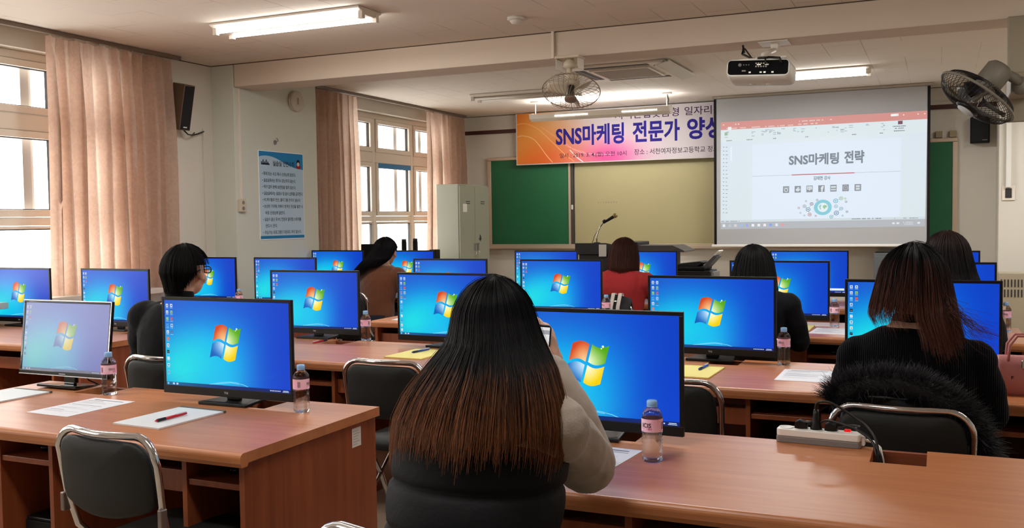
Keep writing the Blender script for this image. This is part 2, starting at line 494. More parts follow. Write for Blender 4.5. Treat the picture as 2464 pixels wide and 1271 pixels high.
curtain(7.97, 8.82, .80, 2.755, -5.80, 8, 'pinkish beige curtain gathered between the pillar and the far window', 5, .05, .02)
curtain(10.42, 11.45, .80, 2.755, -5.82, 9, 'pinkish beige curtain gathered between the far window and the steel locker', 8, .05, .05)
M_RAIL = mat('curtain_rail', (120, 104, 90), .5)
for (a, b_, lab) in ((.4, 6.22, 'thin brown curtain rail along the ceiling over the nearer window'), (7.96, 11.5, 'thin brown curtain rail along the ceiling over the far window')):
    t = thing('curtain_rail', lab, 'curtain rail', (-5.83, a, 2.77))
    MB().box(-.02, .02, 0, b_ - a, 0, .028).build('track', M_RAIL, t)
    h = MB()
    k = 0
    while k < b_ - a:
        if not (a == .4 and k < 4.5) and not (a > 1 and .9 < k < 2.4): h.tube([(0, k + .03, -.002), (0, k + .03, -.02)], .004, 5)
        k += .11
    h.build('runners', M_WHITEP, t)

# ---------------------------------------------------------------- wall and ceiling fittings
# column loudspeaker
sp = thing('wall_loudspeaker', 'black-fronted column loudspeaker tilted on the left wall beside the near curtain', 'loudspeaker', (-5.84, 6.24, 2.385))
sp.rotation_euler = (radians(0), radians(13), radians(-8))
MB().box(-.075, .075, -.055, .055, -.19, .19).build('cabinet', mat('speaker_wood', (92, 74, 56), .5), sp, bevel=.004)
MB().box(.0752, .078, -.048, .048, -.182, .182).build('grille', mat('speaker_cloth', (20, 20, 22), .9), sp, bevel=.002)
MB().box(.079, .0795, -.02, .018, -.168, -.158).build('badge', M_WHITEP, sp)
cb = MB(); cb.tube([(-5.85, 6.27, 2.19), (-5.86, 6.33, 2.16), (-5.88, 6.40, 2.16), (-5.90, 6.45, 2.185), (-5.905, 6.42, 2.16), (-5.91, 6.50, 2.18), (-5.93, 6.6, 2.21)], .006, 6)
tag(cb.build('speaker_cable', M_BLACK), 'thin black cable looping from the column loudspeaker to the wall trunking', 'cable')
tag(MB().box(-5.948, -5.934, 6.60, 6.62, .1, 2.235).build('cable_trunking', M_WALL), 'narrow painted cable trunking down the wall left of the pillar', 'trunking')
# round wall alarm on the pillar
al = thing('wall_alarm', 'round off-white alarm disc high on the pillar under the beam', 'alarm', (-5.70, 7.60, 2.565), rot=(0, pi / 2, 0))
MB().lathe([(.092, 0), (.092, .012), (.085, .02)], 32).build('base', M_PVC, al)
MB().lathe([(.095, .02), (.1, .026), (.1, .036), (.088, .044), (.05, .048)], 32).build('cover', mat('aged_white', (196, 188, 172), .5), al)
MB().box(-.03, .03, -.012, .012, .046, .062).build('sounder', mat('aged_white', (196, 188, 172), .5), al, bevel=.004)
# socket with conduit on the pillar edge
so = thing('wall_socket', 'beige double wall socket at the foot of the conduit on the pillar edge', 'socket', (-5.70, 6.79, 1.555))
MB().box(0, .028, -.04, .04, -.058, .058).build('body', mat('socket_beige', (204, 192, 168), .5), so, bevel=.006)
MB().lathe([(.017, 0), (.017, .003), (.012, .001)], 16, M=Matrix.Translation((.028, 0, .026)) @ Matrix.Rotation(pi / 2, 4, 'Y')).lathe([(.017, 0), (.017, .003), (.012, .001)], 16, M=Matrix.Translation((.028, 0, -.026)) @ Matrix.Rotation(pi / 2, 4, 'Y')).build('outlets', M_GREYP, so)
MB().box(.0, .014, -.008, .008, .058, 1.04).build('conduit', M_PVC, so)
hk = thing('wall_bracket', 'small broken grey bracket on the pillar above the blue poster', 'bracket', (-5.70, 7.29, 2.15))
MB().lathe([(.022, 0), (.02, .006), (.012, .012)], 12, M=Matrix.Rotation(pi / 2, 4, 'Y')).build('plate', M_GREYP, hk)
MB().tube([(.008, 0, 0), (.03, .005, .012), (.032, 0, .035), (.02, -.012, .04)], .005, 6).build('hook', M_CHROME, hk)

# safety poster
A = Art()
PW, PH = 0.66, 0.815
A.rect(0, 0, PW, PH, (176, 204, 222), 0)
A.field(0, 0, PW, PH, 8, 12, lambda u, v: (186 - 12 * v, 208 - 6 * v, 224), 1)
A.rect(0, .005, PW, .032, (38, 122, 168), 2)
top = [(0, PH), (0, PH - .055)] + [(PW * k / 24, PH - .05 - .10 * (k / 24) ** 1.6 + .018 * sin(k / 24 * pi * 2)) for k in range(1, 25)] + [(PW, PH)]
A.poly([(x, y) for x, y in top][::-1], (36, 128, 186), 2)
A.text('실습실 안전수칙', .20, .683, .52, .735, (30, 40, 60), 4, .02)
for k in range(5): A.rect(.03 + k * .022, .695, .045 + k * .022, .72 + .018 * (k % 2), (50, 60, 80), 4)
A.rect(.03, .690, .15, .705, (50, 60, 80), 4)
A.disc(.585, .735, .026, .024, (24, 24, 28), 4); A.disc(.585, .716, .018, .02, (226, 190, 170), 5); A.disc(.585, .69, .04, .02, (150, 40, 44), 4)
lines = ['• 화재 또는 사고 즉시 선생님께 알린다.', '• 실습실에서는 뛰거나 장난치지 않는다.', '• 허가 없이 본체 보관함을 열지 않는다.', '• 실습실에서는 음료수 및 음식 섭취를 금지한다.', '• PC케이블과 전선, 플러그를 만지지 않는다.', '• 손상된 기자재, 피복이 벗겨진 전선을 발견 시', '바로 선생님께 알린다.', '• 실습이 끝난 후 PC 전원과 멀티탭 스위치를', '반드시 끈다.', '• 의심가는 프로그램은 다운로드 하지 않는다.']
wid = [.50, .50, .50, .61, .57, .60, .29, .57, .17, .57]
for i, (t_, w_) in enumerate(zip(lines, wid)):
    y = .605 - i * .0605; x = .04 if t_[0] == '•' else .075
    A.text(t_, x, y - .013, x + w_, y + .021, (22, 28, 42), 4, .012)
po = A.build('safety_poster', M_PRINT, lambda u, v, h: (-5.695 + h, 7.045 + u, 1.245 + v), mb=MB().box(-5.6995, -5.6955, 7.04, 7.71, 1.24, 2.065))
tag(po, 'blue safety rules poster with Korean text on the pillar', 'poster')

# chalkboard
cbd = thing('chalkboard', 'long chalkboard with green wings and a cream centre on the front wall', 'chalkboard', (0, 11.68, 0))
M_GREEN = mat('green_board', (14, 92, 54), .6, noise=.08, nscale=4)
M_CREAM = mat('cream_board', (168, 159, 118), .45, noise=.04, nscale=2)
bx0, bx1, bz0, bz1 = -5.58, .17, 1.01, 2.235
f = MB()
f.box(bx0, bx1, -.05, 0, bz1 - .045, bz1); f.box(bx0, bx0 + .055, -.05, 0, bz0 + .05, bz1 - .045); f.box(bx1 - .055, bx1, -.05, 0, bz0 + .05, bz1 - .045)
f.build('frame', M_ALU, cbd, bevel=.008)
MB().box(bx0, bx1, -.10, 0, bz0, bz0 + .05).box(bx0, bx1, -.10, -.09, bz0 + .05, bz0 + .062).build('chalk_ledge', M_ALU, cbd, bevel=.005)
for nm, a, b_, m_ in (('green_panel', bx0 + .055, -4.415, M_GREEN), ('green_panel', -.94, bx1 - .055, M_GREEN)):
    MB().box(a, b_, -.038, -.01, bz0 + .05, bz1 - .045).build(nm, m_, cbd)
MB().box(-4.33, -.98, -.028, -.01, bz0 + .05, bz1 - .045).build('cream_panel', M_CREAM, cbd)
MB().box(-4.415, -4.385, -.05, -.01, bz0 + .05, bz1 - .045).build('rail_post', M_ALU, cbd, bevel=.003)
MB().box(-4.385, -4.345, -.045, -.01, bz0 + .05, bz1 - .045).build('channel', mat('dark_bronze', (62, 54, 46), .5), cbd)
MB().box(-.98, -.94, -.05, -.01, bz0 + .05, bz1 - .045).build('rail_post', M_ALU, cbd, bevel=.003)
MB().box(-4.375, -4.35, -.055, -.045, 1.52, 1.58).build('catch', M_WHITEP, cbd, bevel=.002)
sm = MB()
for k in range(8): sm.box(-4.02 + k * .035, -4.005 + k * .035, -.0295, -.0285, 1.60 + R.uniform(-.006, .006), 1.606 + R.uniform(0, .008))
sm.build('pen_marks', mat('faded_marks', (140, 134, 110), .6), cbd)
for x_ in (-.02, .12):
    tag(MB().box(x_ - .035, x_ + .035, 11.635, 11.68, 2.24, 2.31).build('wooden_block', mat('pale_wood', (150, 134, 104), .6), bevel=.004), 'small pale wooden block on the chalkboard top edge, ' + ('nearer the projection screen' if x_ < 0 else 'at its outer corner'), 'block', 'wooden blocks above the chalkboard')

# banner
A = Art(); BX0, BX1, BZ0, BZ1 = -5.10, -1.2, 2.125, 2.785
BW, BH = BX1 - BX0, BZ1 - BZ0
def bcol(u, v):
    x = u * BW; y = v * BH
    g = max(0, min(1, (x + .55 * y - .25) / 1.25)); 
    o = (214, 112, 30); o2 = (226, 148, 66); t_ = .5 + .5 * sin(x * 4.2 - y * 6.0)
    c = [o[i] * t_ + o2[i] * (1 - t_) for i in range(3)]
    p = exp(-((x - 1.25) / .42) ** 2 - ((y - .05) / .22) ** 2)
    q = exp(-((x - .55) / .5) ** 2 - ((y - 0) / .25) ** 2)
    s_ = g * g * (3 - 2 * g); wh = (196, 189, 193)
    c = [c[i] * (1 - s_) + wh[i] * s_ for i in range(3)]
    mg = (206, 70, 142)
    c = [c[i] * (1 - .9 * p) + mg[i] * .9 * p for i in range(3)]
    rd = (214, 84, 60)
    c = [c[i] * (1 - .45 * q) + rd[i] * .45 * q for i in range(3)]
    return tuple(c)
A.rect(-.012, -.012, BW + .012, BH, (196, 190, 188), 0)
A.field(0, 0, BW, BH, 90, 18, bcol, 1)
for (P_, w_, c_) in (([(0, .52), (.12, .53), (.3, .45), (.5, .27), (.68, .1), (.8, .01)], .008, (236, 176, 110)), ([(0, .36), (.1, .37), (.25, .31), (.42, .1), (.5, .01)], .008, (240, 196, 150)), ([(.62, .30), (.8, .16), (1.0, .1), (1.3, .08)], .006, (236, 170, 200)), ([(.74, .16), (.84, .06), (.92, .0)], .012, (240, 226, 232)), ([(.35, .47), (.6, .3), (.72, .2), (.95, .12)], .005, (238, 170, 120))):
    # smooth the stroke
    Q = []
    for i in range(len(P_) - 1):
        for k in range(6):
            tt = k / 6; p0 = P_[max(i - 1, 0)]; p1 = P_[i]; p2 = P_[i + 1]; p3 = P_[min(i + 2, len(P_) - 1)]
            Q.append(tuple(.5 * ((2 * p1[d_]) + (-p0[d_] + p2[d_]) * tt + (2 * p0[d_] - 5 * p1[d_] + 4 * p2[d_] - p3[d_]) * tt ** 2 + (-p0[d_] + 3 * p1[d_] - 3 * p2[d_] + p3[d_]) * tt ** 3) for d_ in (0, 1)))
    Q.append(P_[-1]); A.line(Q, w_, c_, 2)
bt = lambda t_, xa, za, xb, zb, c_, bd: A.text(t_, xa - BX0, za - BZ0, xb - BX0, zb - BZ0, c_, 5, bd)
bt('SNS마케팅', -4.55, 2.335, -3.63, 2.60, (34, 26, 120), .032)
bt('전문가', -3.52, 2.338, -2.92, 2.605, (34, 26, 120), .032)
bt('양성', -2.83, 2.345, -2.40, 2.61, (34, 26, 120), .032)
bt('과정 개강식', -2.30, 2.345, -1.30, 2.61, (34, 26, 120), .032)
bt('지역산업맞춤형', -3.75, 2.638, -2.93, 2.745, (60, 24, 70), .006)
bt('일자리창출', -2.86, 2.640, -2.28, 2.745, (60, 24, 70), .006)
bt('일시 : 2019. 3. 4.(월) 오전 10시', -4.50, 2.175, -3.60, 2.245, (44, 28, 52), .004)
bt('장소 : 서천여자정보고등학교 정보화교육실', -3.50, 2.185, -2.17, 2.258, (44, 28, 52), .004)
bo = A.build('event_banner', M_PRINT, lambda u, v, h: (BX0 + u, 11.555 - h, BZ0 + v), mb=MB().box(BX0 - .012, BX1 + .012, 11.5555, 11.5585, BZ0 - .012, BZ1))
tag(bo, 'orange and white event banner with navy Korean lettering above the chalkboard', 'banner')

# projection screen with the projected presentation
ps = thing('projection_screen', 'pull-down projection screen showing a red-topped presentation window', 'projection screen', (0, 11.2, 0))
sx0, sx1, sz0, sz1 = -2.395, -.135, 1.065, 2.765
MB().box(sx0, sx1, -.002, .002, sz0, sz1).build('fabric', mat('screen_fabric', (172, 173, 176), .9, spec=.1), ps)
MB().box(sx0 - .03, sx0 + .0, -.004, .0035, sz0, sz1).box(sx1, sx1 + .03, -.004, .0035, sz0, sz1).build('black_border', M_BLACKM, ps)
MB().box(sx0 - .06, sx1 + .06, -.012, .012, sz0 - .02, sz0 + .008).build('bottom_bar', M_WHITEP, ps, bevel=.006)
MB().box(sx0 - .05, sx1 + .06, -.03, .045, 2.768, 2.80).build('housing', mat('housing_beige', (150, 140, 128), .5), ps, bevel=.01)
qc = [(-2.352, 1.25), (-.152, 1.262), (-.134, 2.502), (-2.343, 2.496)]   # keystoned picture corners
def pw(u, v, h):
    # u, v in 0..1 (origin bottom left)
    a = (1 - u) * (1 - v); b_ = u * (1 - v); c_ = u * v; d_ = (1 - u) * v
    return (a * qc[0][0] + b_ * qc[1][0] + c_ * qc[2][0] + d_ * qc[3][0], -.0026 - h * .3, a * qc[0][1] + b_ * qc[1][1] + c_ * qc[2][1] + d_ * qc[3][1])
A = Art()
T = lambda y: 1 - y      # helper: distances measured from the top
A.field(0, .065, 1, 1, 24, 14, lambda u, v: (216 + 8 * exp(-((u - .5) / .4) ** 2), 229 + 6 * exp(-((u - .5) / .4) ** 2), 236 + 6 * v), 0)
A.field(0, 0, 1, .065, 24, 2, lambda u, v: (176, 180, 186), 0)
A.rect(0, T(.072), 1, 1, (214, 142, 134), 1)
A.rect(0, T(.187), 1, T(.072), (222, 234, 238), 1)
A.rect(.165, T(.925), .885, T(.218), (224, 236, 250), 1)
A.rect(.0, .066, 1, T(.915), (208, 220, 226), 2)
A.text('SNS마케팅', .35, T(.43), .595, T(.325), (112, 124, 136), 4, .036)
A.text('전략', .62, T(.43), .715, T(.315), (112, 124, 136), 4, .036)
A.rect(.165, T(.515), .885, T(.512), (170, 176, 186), 3); A.rect(.365, T(.518), .67, T(.509), (196, 96, 108), 4)
A.text('김태현 강사', .473, T(.568), .555, T(.532), (90, 98, 108), 4, .02)
g1 = (128, 136, 144)
for k in range(7):
    x = .322 + k * .0582; y0 = T(.675); y1 = T(.615); w = .031
    A.rect(x, y0, x + w, y1, g1, 3); cx, cy = x + w / 2, (y0 + y1) / 2
    if k == 0: A.disc(cx, cy - .004, .010, .017, (214, 224, 230), 4); A.disc(cx, cy - .004, .006, .011, g1, 5); A.rect(x + .003, y1 - .017, x + w - .003, y1 - .013, (214, 224, 230), 5)
    if k == 1: A.disc(cx, cy - .005, .010, .014, (214, 224, 230), 4); A.ring(cx + .009, cy - .003, .005, .008, .002, (214, 224, 230), 4); A.rect(cx - .003, cy + .01, cx + .008, cy + .018, (214, 224, 230), 4)
    if k == 2: A.rect(x + .003, cy - .006, x + w - .003, y1 - .007, (214, 224, 230), 4); A.poly([(cx - .005, cy - .006), (cx, cy - .018), (cx + .005, cy - .006)], (214, 224, 230), 4); A.text('Kt', cx - .008, cy + .001, cx + .008, cy + .013, g1, 5)
    if k == 3: A.text('f', cx - .003, y0 + .003, cx + .011, y1 - .007, (224, 232, 238), 4, .06)
    if k == 4: A.rect(x + .003, cy + .004, x + w - .003, y1 - .012, (214, 224, 230), 4); A.rect(x + .003, y0 + .012, x + w - .003, cy - .006, (206, 216, 222), 4)
    if k == 5: A.disc(cx, cy, .012, .019, (200, 208, 214), 4); A.disc(cx, cy, .010, .015, (110, 118, 126), 5); A.rect(cx - .006, cy - .002, cx + .006, cy + .002, (214, 224, 230), 6)
    if k == 6: A.rect(x + .006, cy + .003, x + w - .006, y1 - .010, (206, 216, 222), 4); A.rect(x + .006, y0 + .01, x + w - .006, cy - .003, (206, 216, 222), 4)
gx, gy = .52, T(.815)
A.disc(gx, gy, .0435, .070, (122, 202, 216), 3, 40); A.disc(gx, gy, .0255, .042, (226, 240, 244), 4, 36)
A.poly([(gx - .001, gy + .01), (gx + .006, gy + .022), (gx + .019, gy + .018), (gx + .020, gy + .002), (gx + .012, gy - .004), (gx + .009, gy - .018), (gx + .003, gy - .006)], (144, 196, 148), 5)
A.poly([(gx - .02, gy + .01), (gx - .012, gy + .026), (gx - .006, gy + .02), (gx - .011, gy + .004), (gx - .008, gy - .014), (gx - .013, gy - .02), (gx - .017, gy)], (150, 200, 196), 5)
nodes = [(-.118, .0, .006, (170, 120, 130)), (-.09, .014, .009, (120, 150, 170)), (-.055, .034, .009, (130, 90, 110)), (-.072, -.016, .0115, (90, 140, 160)), (-.064, -.062, .0095, (190, 110, 90)), (-.028, .068, .006, (130, 130, 140)), (-.083, .060, .005, (140, 150, 150)), (-.11, -.045, .005, (160, 150, 170)), (-.09, -.07, .005, (150, 160, 170)), (-.034, -.075, .005, (150, 100, 100)), (.062, .056, .012, (96, 170, 206)), (.088, .078, .0095, (140, 180, 120)), (.108, .074, .006, (170, 190, 110)), (.112, .046, .006, (110, 110, 120)), (.064, .007, .0095, (130, 180, 200)), (.089, -.014, .0095, (120, 170, 190)), (.066, -.053, .012, (80, 120, 180)), (.042, -.086, .0095, (90, 180, 190)), (.117, -.043, .006, (100, 100, 110)), (.096, -.078, .005, (120, 150, 160))]
for (dx, dy, r_, c_) in nodes:
    A.disc(gx + dx, gy + dy, r_, r_ * 1.7, c_, 5, 18); A.disc(gx + dx, gy + dy, r_ * .72, r_ * 1.22, (220, 232, 240), 6, 18); A.rect(gx + dx - r_ * .35, gy + dy - r_ * .4, gx + dx + r_ * .35, gy + dy + r_ * .4, c_, 7)
for (a_, b_) in ((0, 0), (3, 2), (3, 1), (3, 4), (15, 16), (16, 17), (10, 11)):
    p_ = (gx + nodes[a_][0], gy + nodes[a_][1]); q_ = (gx + nodes[b_][0], gy + nodes[b_][1]); A.line([p_, q_], .002, (150, 170, 184), 4)
# ribbon furniture: tab names, tool groups, thumbnails, taskbar icons
rr = random.Random(4)
def dashes(x0, x1, y, h, col, ly=3, seed=1, dens=.7):
    q = random.Random(seed); x = x0
    while x < x1:
        w = q.uniform(.003, .008)
        if q.random() < dens: A.rect(x, y, min(x + w, x1), y + h, col, ly)
        x += w + .0015
dashes(.39, .56, T(.035), .010, (236, 206, 200), 3, 2); dashes(.03, .37, T(.066), .010, (236, 206, 200), 3, 3, .6); dashes(.395, .49, T(.062), .010, (240, 216, 210), 3, 4)
A.rect(.037, T(.073), .056, T(.047), (236, 244, 246), 3); A.rect(.835, T(.032), .87, T(.012), (244, 248, 248), 3); dashes(.84, .866, T(.026), .007, (170, 150, 150), 4, 5)
for x in (.075, .09, .012, .89, .955, .985): A.rect(x, T(.03), x + .006, T(.02), (244, 226, 222), 3)
for k in range(60):
    x = rr.choice([.02, .03, .14, .16, .21, .22, .23, .25, .27, .29, .31, .37, .39, .41, .42, .48, .49, .54, .56, .58, .60, .62, .64, .72, .79, .80]); y = rr.uniform(.09, .155)
    A.rect(x, T(y), x + rr.uniform(.005, .02), T(y) + .006, (168, 182, 190), 3)
for (x, w) in ((.03, .03), (.135, .03), (.27, .015), (.43, .015), (.655, .02), (.785, .015)): dashes(x, x + w, T(.178), .008, (120, 130, 140), 3, int(x * 100), .95)
A.rect(.02, T(.125), .035, T(.095), (150, 190, 150), 4); A.rect(.868, T(.105), .889, T(.075), (110, 60, 84), 4)
dashes(.845, .905, T(.125), .008, (110, 120, 130), 4, 21, .95); dashes(.855, .895, T(.143), .008, (110, 120, 130), 4, 22, .95); dashes(.85, .90, T(.165), .008, (110, 120, 130), 4, 23, .95)
for k in range(18): A.rect(.012, T(.235 + k * .036), .019, T(.228 + k * .036), (150, 162, 170), 3); A.rect(.027, T(.236 + k * .036), .027 + rr.uniform(.004, .012), T(.231 + k * .036), (120, 132, 140), 3)
A.rect(.052, T(.36), .058, T(.235), (240, 246, 250), 3)
dashes(.66, .80, T(.928), .009, (120, 132, 142), 4, 31, .8); dashes(.86, .985, T(.928), .006, (120, 132, 142), 4, 32, .5); dashes(.005, .10, T(.93), .007, (130, 142, 150), 4, 33, .8)
tb = [(236, 240, 244), (190, 196, 204), (210, 214, 220), (150, 190, 230), (150, 170, 230), (240, 244, 246), (240, 240, 236), (236, 240, 244), (120, 160, 236), (230, 234, 240), (236, 150, 150)]
for k, c_ in enumerate(tb): A.rect(.012 + k * .0303, .022, .025 + k * .0303, .046, c_, 3)
for x in (.85, .87, .965): A.rect(x, .024, x + .012, .04, (226, 230, 236), 3)
dashes(.90, .945, .036, .007, (216, 220, 226), 3, 41); dashes(.905, .945, .02, .007, (216, 220, 226), 3, 42)
A.build('projected_picture', M_PROJ, pw, ps)

# wall speaker at front right, switch, heater on the right
s2 = thing('wall_loudspeaker', 'small black box loudspeaker on the front wall right of the chalkboard', 'loudspeaker', (.385, 11.60, 2.30))
MB().box(-.095, .095, -.06, .07, -.14, .14).build('cabinet', M_BLACKM, s2, bevel=.006)
MB().box(-.085, .085, -.066, -.0605, -.13, .13).build('grille', mat('speaker_cloth', (20, 20, 22), .9), s2, bevel=.003)
MB().box(.02, .07, -.069, -.0665, -.115, -.108).build('badge', M_GREYP, s2)
sw = thing('light_switch', 'light switch plate with a dark rocker on the front column', 'switch', (.64, 11.15, 1.60))
MB().box(-.06, .06, -.014, 0, -.075, .075).build('plate', M_PVC, sw, bevel=.004)
MB().box(-.03, .03, -.02, -.0142, -.05, .05).build('rocker', M_GASKET, sw, bevel=.003)
ht = thing('heater_cabinet', 'low beige steel heater with slotted vents in the front right corner', 'heater', (.95, 10.75, 0))
MB().box(-.42, .5, -.12, .12, .05, .80).build('casing', mat('heater_beige', (164, 154, 132), .5), ht, bevel=.008)
v_ = MB()
for k in range(28):
    for z_ in (.56, .66): v_.box(-.40 + k * .03, -.388 + k * .03, -.123, -.1205, z_, z_ + .075)
v_.build('vent_slots', M_GASKET, ht)
MB().box(-.40, .48, -.11, .11, 0, .05).build('plinth', M_BLACKM, ht)
# ---------------------------------------------------------------- ceiling light fittings (each with its own lamp)
M_TUBE = mat('fluorescent_tube', (250, 250, 250), .5, emit=(255, 252, 246), estr=18.0)
M_TUBEOFF = mat('fluorescent_tube_off', (214, 208, 198), .4)
M_FIT = mat('fitting_white', (226, 218, 206), .45)
def ceiling_light(x0, y, label, lit=True, L_=1.24, power=None):
    t = thing('ceiling_light', label, 'ceiling light', (x0 + L_ / 2, y, ZC))
    h = L_ / 2; m = MB()
    m.prism([(-.14, -.002), (-.14, -.014), (-.05, -.05), (.05, -.05), (.14, -.014), (.14, -.002)], -h, h, 'x')
    m.build('housing', M_FIT, t, bevel=.002)
    for s_ in (-1, 1):
        for xa in (-h - .002, h - .03): MB().box(xa, xa + .032, s_ * .085 - .016, s_ * .085 + .016, -.075, -.02).build('lamp_holder', M_FIT, t)
    for s_ in (-1, 1):
        q = MB().tube([(-h + .03, s_ * .085, -.052), (h - .03, s_ * .085, -.052)], .014, 10)
        q.build('tube', M_TUBE if lit else M_TUBEOFF, t)
    if lit:
        ld = bpy.data.lights.new('tube_glow', 'AREA'); ld.shape = 'RECTANGLE'; ld.size = L_ - .1; ld.size_y = .2
        ld.energy = power or TUBE_POWER; ld.color = LAMP_COL
        lo = bpy.data.objects.new('tube_glow', ld); COL.objects.link(lo); lo.parent = t; lo.location = (0, 0, -.072)
    return t
ceiling_light(-4.69, 5.44, 'lit twin-tube ceiling light near the top left edge of the picture')
ceiling_light(-1.86, 9.73, 'lit twin-tube ceiling light behind the projector', power=40)
ceiling_light(-4.79, 9.70, 'switched-off twin-tube ceiling light behind the ceiling fan', lit=False)
# rest of the grid of fittings, over and behind the camera
ceiling_light(-1.9, 4.6, 'lit twin-tube ceiling light over the right-hand desks, above the picture')
ceiling_light(-4.69, 2.3, 'lit twin-tube ceiling light over the left front desks, above the picture')
ceiling_light(-1.9, 1.2, 'lit twin-tube ceiling light over the nearest right-hand desk, above the picture')
ceiling_light(1.0, 4.6, 'lit twin-tube ceiling light by the right wall, outside the picture')
ceiling_light(1.0, 9.73, 'lit twin-tube ceiling light in the front right corner, outside the picture', power=36)

# pendant board light
pl = thing('board_light', 'long trough-shaped board light hanging in front of the event banner', 'board light', (-3.61, 10.55, 2.62))
tr_ = MB()
prof = [(.085, -.035), (.055, -.055), (-.02, -.06), (-.075, -.035), (-.10, .02), (-.094, .02), (-.07, -.028), (-.018, -.05), (.052, -.046), (.08, -.03)]
tr_.prism(prof, -.84, .84, 'x'); tr_.build('trough', M_FIT, pl)
for s_ in (-1, 1):
    MB().prism([(.085, -.03), (.05, -.055), (-.02, -.06), (-.08, -.03), (-.098, .02), (.03, .04), (.08, .01)], s_ * .84 - .006, s_ * .84 + .006, 'x').build('end_cap', M_FIT, pl)
    MB().tube([(s_ * .80, 0, .03), (s_ * .80, 0, .175)], .006, 6).box(s_ * .80 - .05, s_ * .80 + .05, -.03, .03, .162, .18).build('hanger', M_FIT, pl)
MB().tube([(-.80, .02, .012), (.80, .02, .012)], .014, 10).build('tube', M_TUBE, pl)
for (a, b_) in ((-.52, -.12), (.30, .70)):
    g = MB(); k = a
    while k < b_: g.box(k, k + .009, -.088, -.0835, -.018, .002); k += .018
    g.build('vent_slots', M_TUBE, pl)  # solid bars that glow themselves, in place of tube light through open slots
MB().tube([(.80, .01, .17), (.815, .01, .10), (.80, .02, .04), (.76, .03, .01)], .006, 6).build('supply_cord', M_BLACK, pl)
for (rx, z_, e_, sz_) in ((0, -.075, 12, .10), (pi, .045, 20, .08)):
    ld = bpy.data.lights.new('tube_glow', 'AREA'); ld.shape = 'RECTANGLE'; ld.size = 1.5; ld.size_y = sz_; ld.energy = e_; ld.color = LAMP_COL
    lo = bpy.data.objects.new('tube_glow', ld); COL.objects.link(lo); lo.parent = pl
    lo.location = (0, .05, z_); lo.rotation_euler = (rx, 0, 0) if rx else (radians(28), 0, 0)

# air conditioner cassette and its deflector
ac = thing('air_conditioner', 'square four-way air conditioner cassette in the ceiling behind the fan', 'air conditioner', (-2.72, 8.80, ZC))
MB().box(-.475, .475, -.475, .475, -.022, .0).build('panel', M_FIT, ac, bevel=.01)
MB().box(-.29, .29, -.29, .29, -.034, -.0225).build('intake_frame', M_FIT, ac, bevel=.006)
gm = mat('intake_mesh', (120, 108, 96), .7)
g = MB(); g.box(-.26, .26, -.26, .26, -.0352, -.0342); g.build('intake_grille', gm, ac)
g = MB()
for k in range(26): g.box(-.26, .26, -.256 + k * .02, -.253 + k * .02, -.037, -.0353)
g.build('intake_louvres', M_FIT, ac)
for k in range(4):
    Mx = Matrix.Rotation(k * pi / 2, 4, 'Z')
    MB().box(-.31, .31, -.435, -.335, -.0240, -.0222, M=Mx).build('outlet_slot', M_GASKET, ac)
    MB().box(-.30, .30, -.384, -.381, -.027, -.024, M=Mx).build('outlet_vane', M_FIT, ac)
df = thing('wind_deflector', 'tilted translucent wind deflector hung at the right side of the air conditioner', 'deflector', (-2.245, 8.76, 2.755))
df.rotation_euler = (0, radians(-12), 0)
MB().box(-.06, .06, -.50, .50, -.004, .004).build('blade', M_WHITEP, df, bevel=.003)
MB().box(-.003, .003, -.50, .50, .0042, .012).box(-.068, -.06, -.5, .5, -.01, .01).box(.06, .068, -.5, .5, -.01, .01).build('edge_rib', M_FIT, df)
sd = thing('smoke_detector', 'round white smoke detector on the ceiling at the top edge', 'smoke detector', (-2.70, 6.13, ZC))
MB().lathe([(.062, 0), (.062, -.016), (.05, -.022)][::-1], 28).build('base', M_WHITEP, sd)
MB().lathe([(.045, -.022), (.045, -.03), (.034, -.042), (.015, -.048)][::-1], 28).build('sensor', M_WHITEP, sd)

# ---------------------------------------------------------------- fans
def cage(m, rad, depth, nw, wire, hubr=.045, back=True, col=0):
    # axis along +z = blowing direction; the ring lies at z=0
    m.tube([(rad * cos(2 * pi * k / 48), rad * sin(2 * pi * k / 48), 0) for k in range(48)], wire * 2.0, 6, closed=True, mi=col)
    for sgn, dd in ((1, depth), (-1, depth * .9)) if back else ((1, depth),):
        for k in range(nw):
            a = 2 * pi * k / nw; P = []
            for i in range(9):
                t_ = i / 8; r_ = hubr + (rad - hubr) * t_; z = sgn * dd * (1 - t_ ** 2.4) ** .55 if t_ < 1 else 0
                a2 = a + .35 * (1 - t_) * sgn
                P.append((r_ * cos(a2), r_ * sin(a2), z))
            m.tube(P, wire, 4, caps=False, mi=col)
def blades(m, rad, n, mi=0):
    for k in range(n):
        a = 2 * pi * k / n + .4; rows = []
        for i in range(9):
            t_ = i / 8; r_ = .035 + (rad - .035) * t_; w = (.25 + .75 * sin(pi * min(1, t_ * .75 + .18))) * rad * .46
            row = []
            for j in range(5):
                s_ = j / 4 - .5; aa = a + s_ * w * 2 / max(r_, .07) * .55 + .25 * t_
                row.append((r_ * cos(aa), r_ * sin(aa), s_ * .06 * (1 - .4 * t_)))
            rows.append(row)
        m.grid(rows, mi)
def look(axis, up=Vector((0, 0, 1))):
    z = Vector(axis).normalized(); x = up.cross(z).normalized(); y = z.cross(x)
    return Matrix((x, y, z)).transposed()
cf = thing('orbit_fan', 'white caged orbit fan hanging from the ceiling beam', 'fan', (-2.52, 6.70, 2.6))
M_CREAMP = mat('cream_fan_plastic', (206, 194, 172), .4)
M_WIRE = mat('cage_wire', (150, 136, 118), .35, metal=.6)
MB().box(-.095, .095, -.07, .07, -.02, -.001).box(-.09, -.082, -.06, .06, -.10, -.02).box(.082, .09, -.06, .06, -.10, -.02).build('mount_bracket', M_CREAMP, cf, bevel=.004)
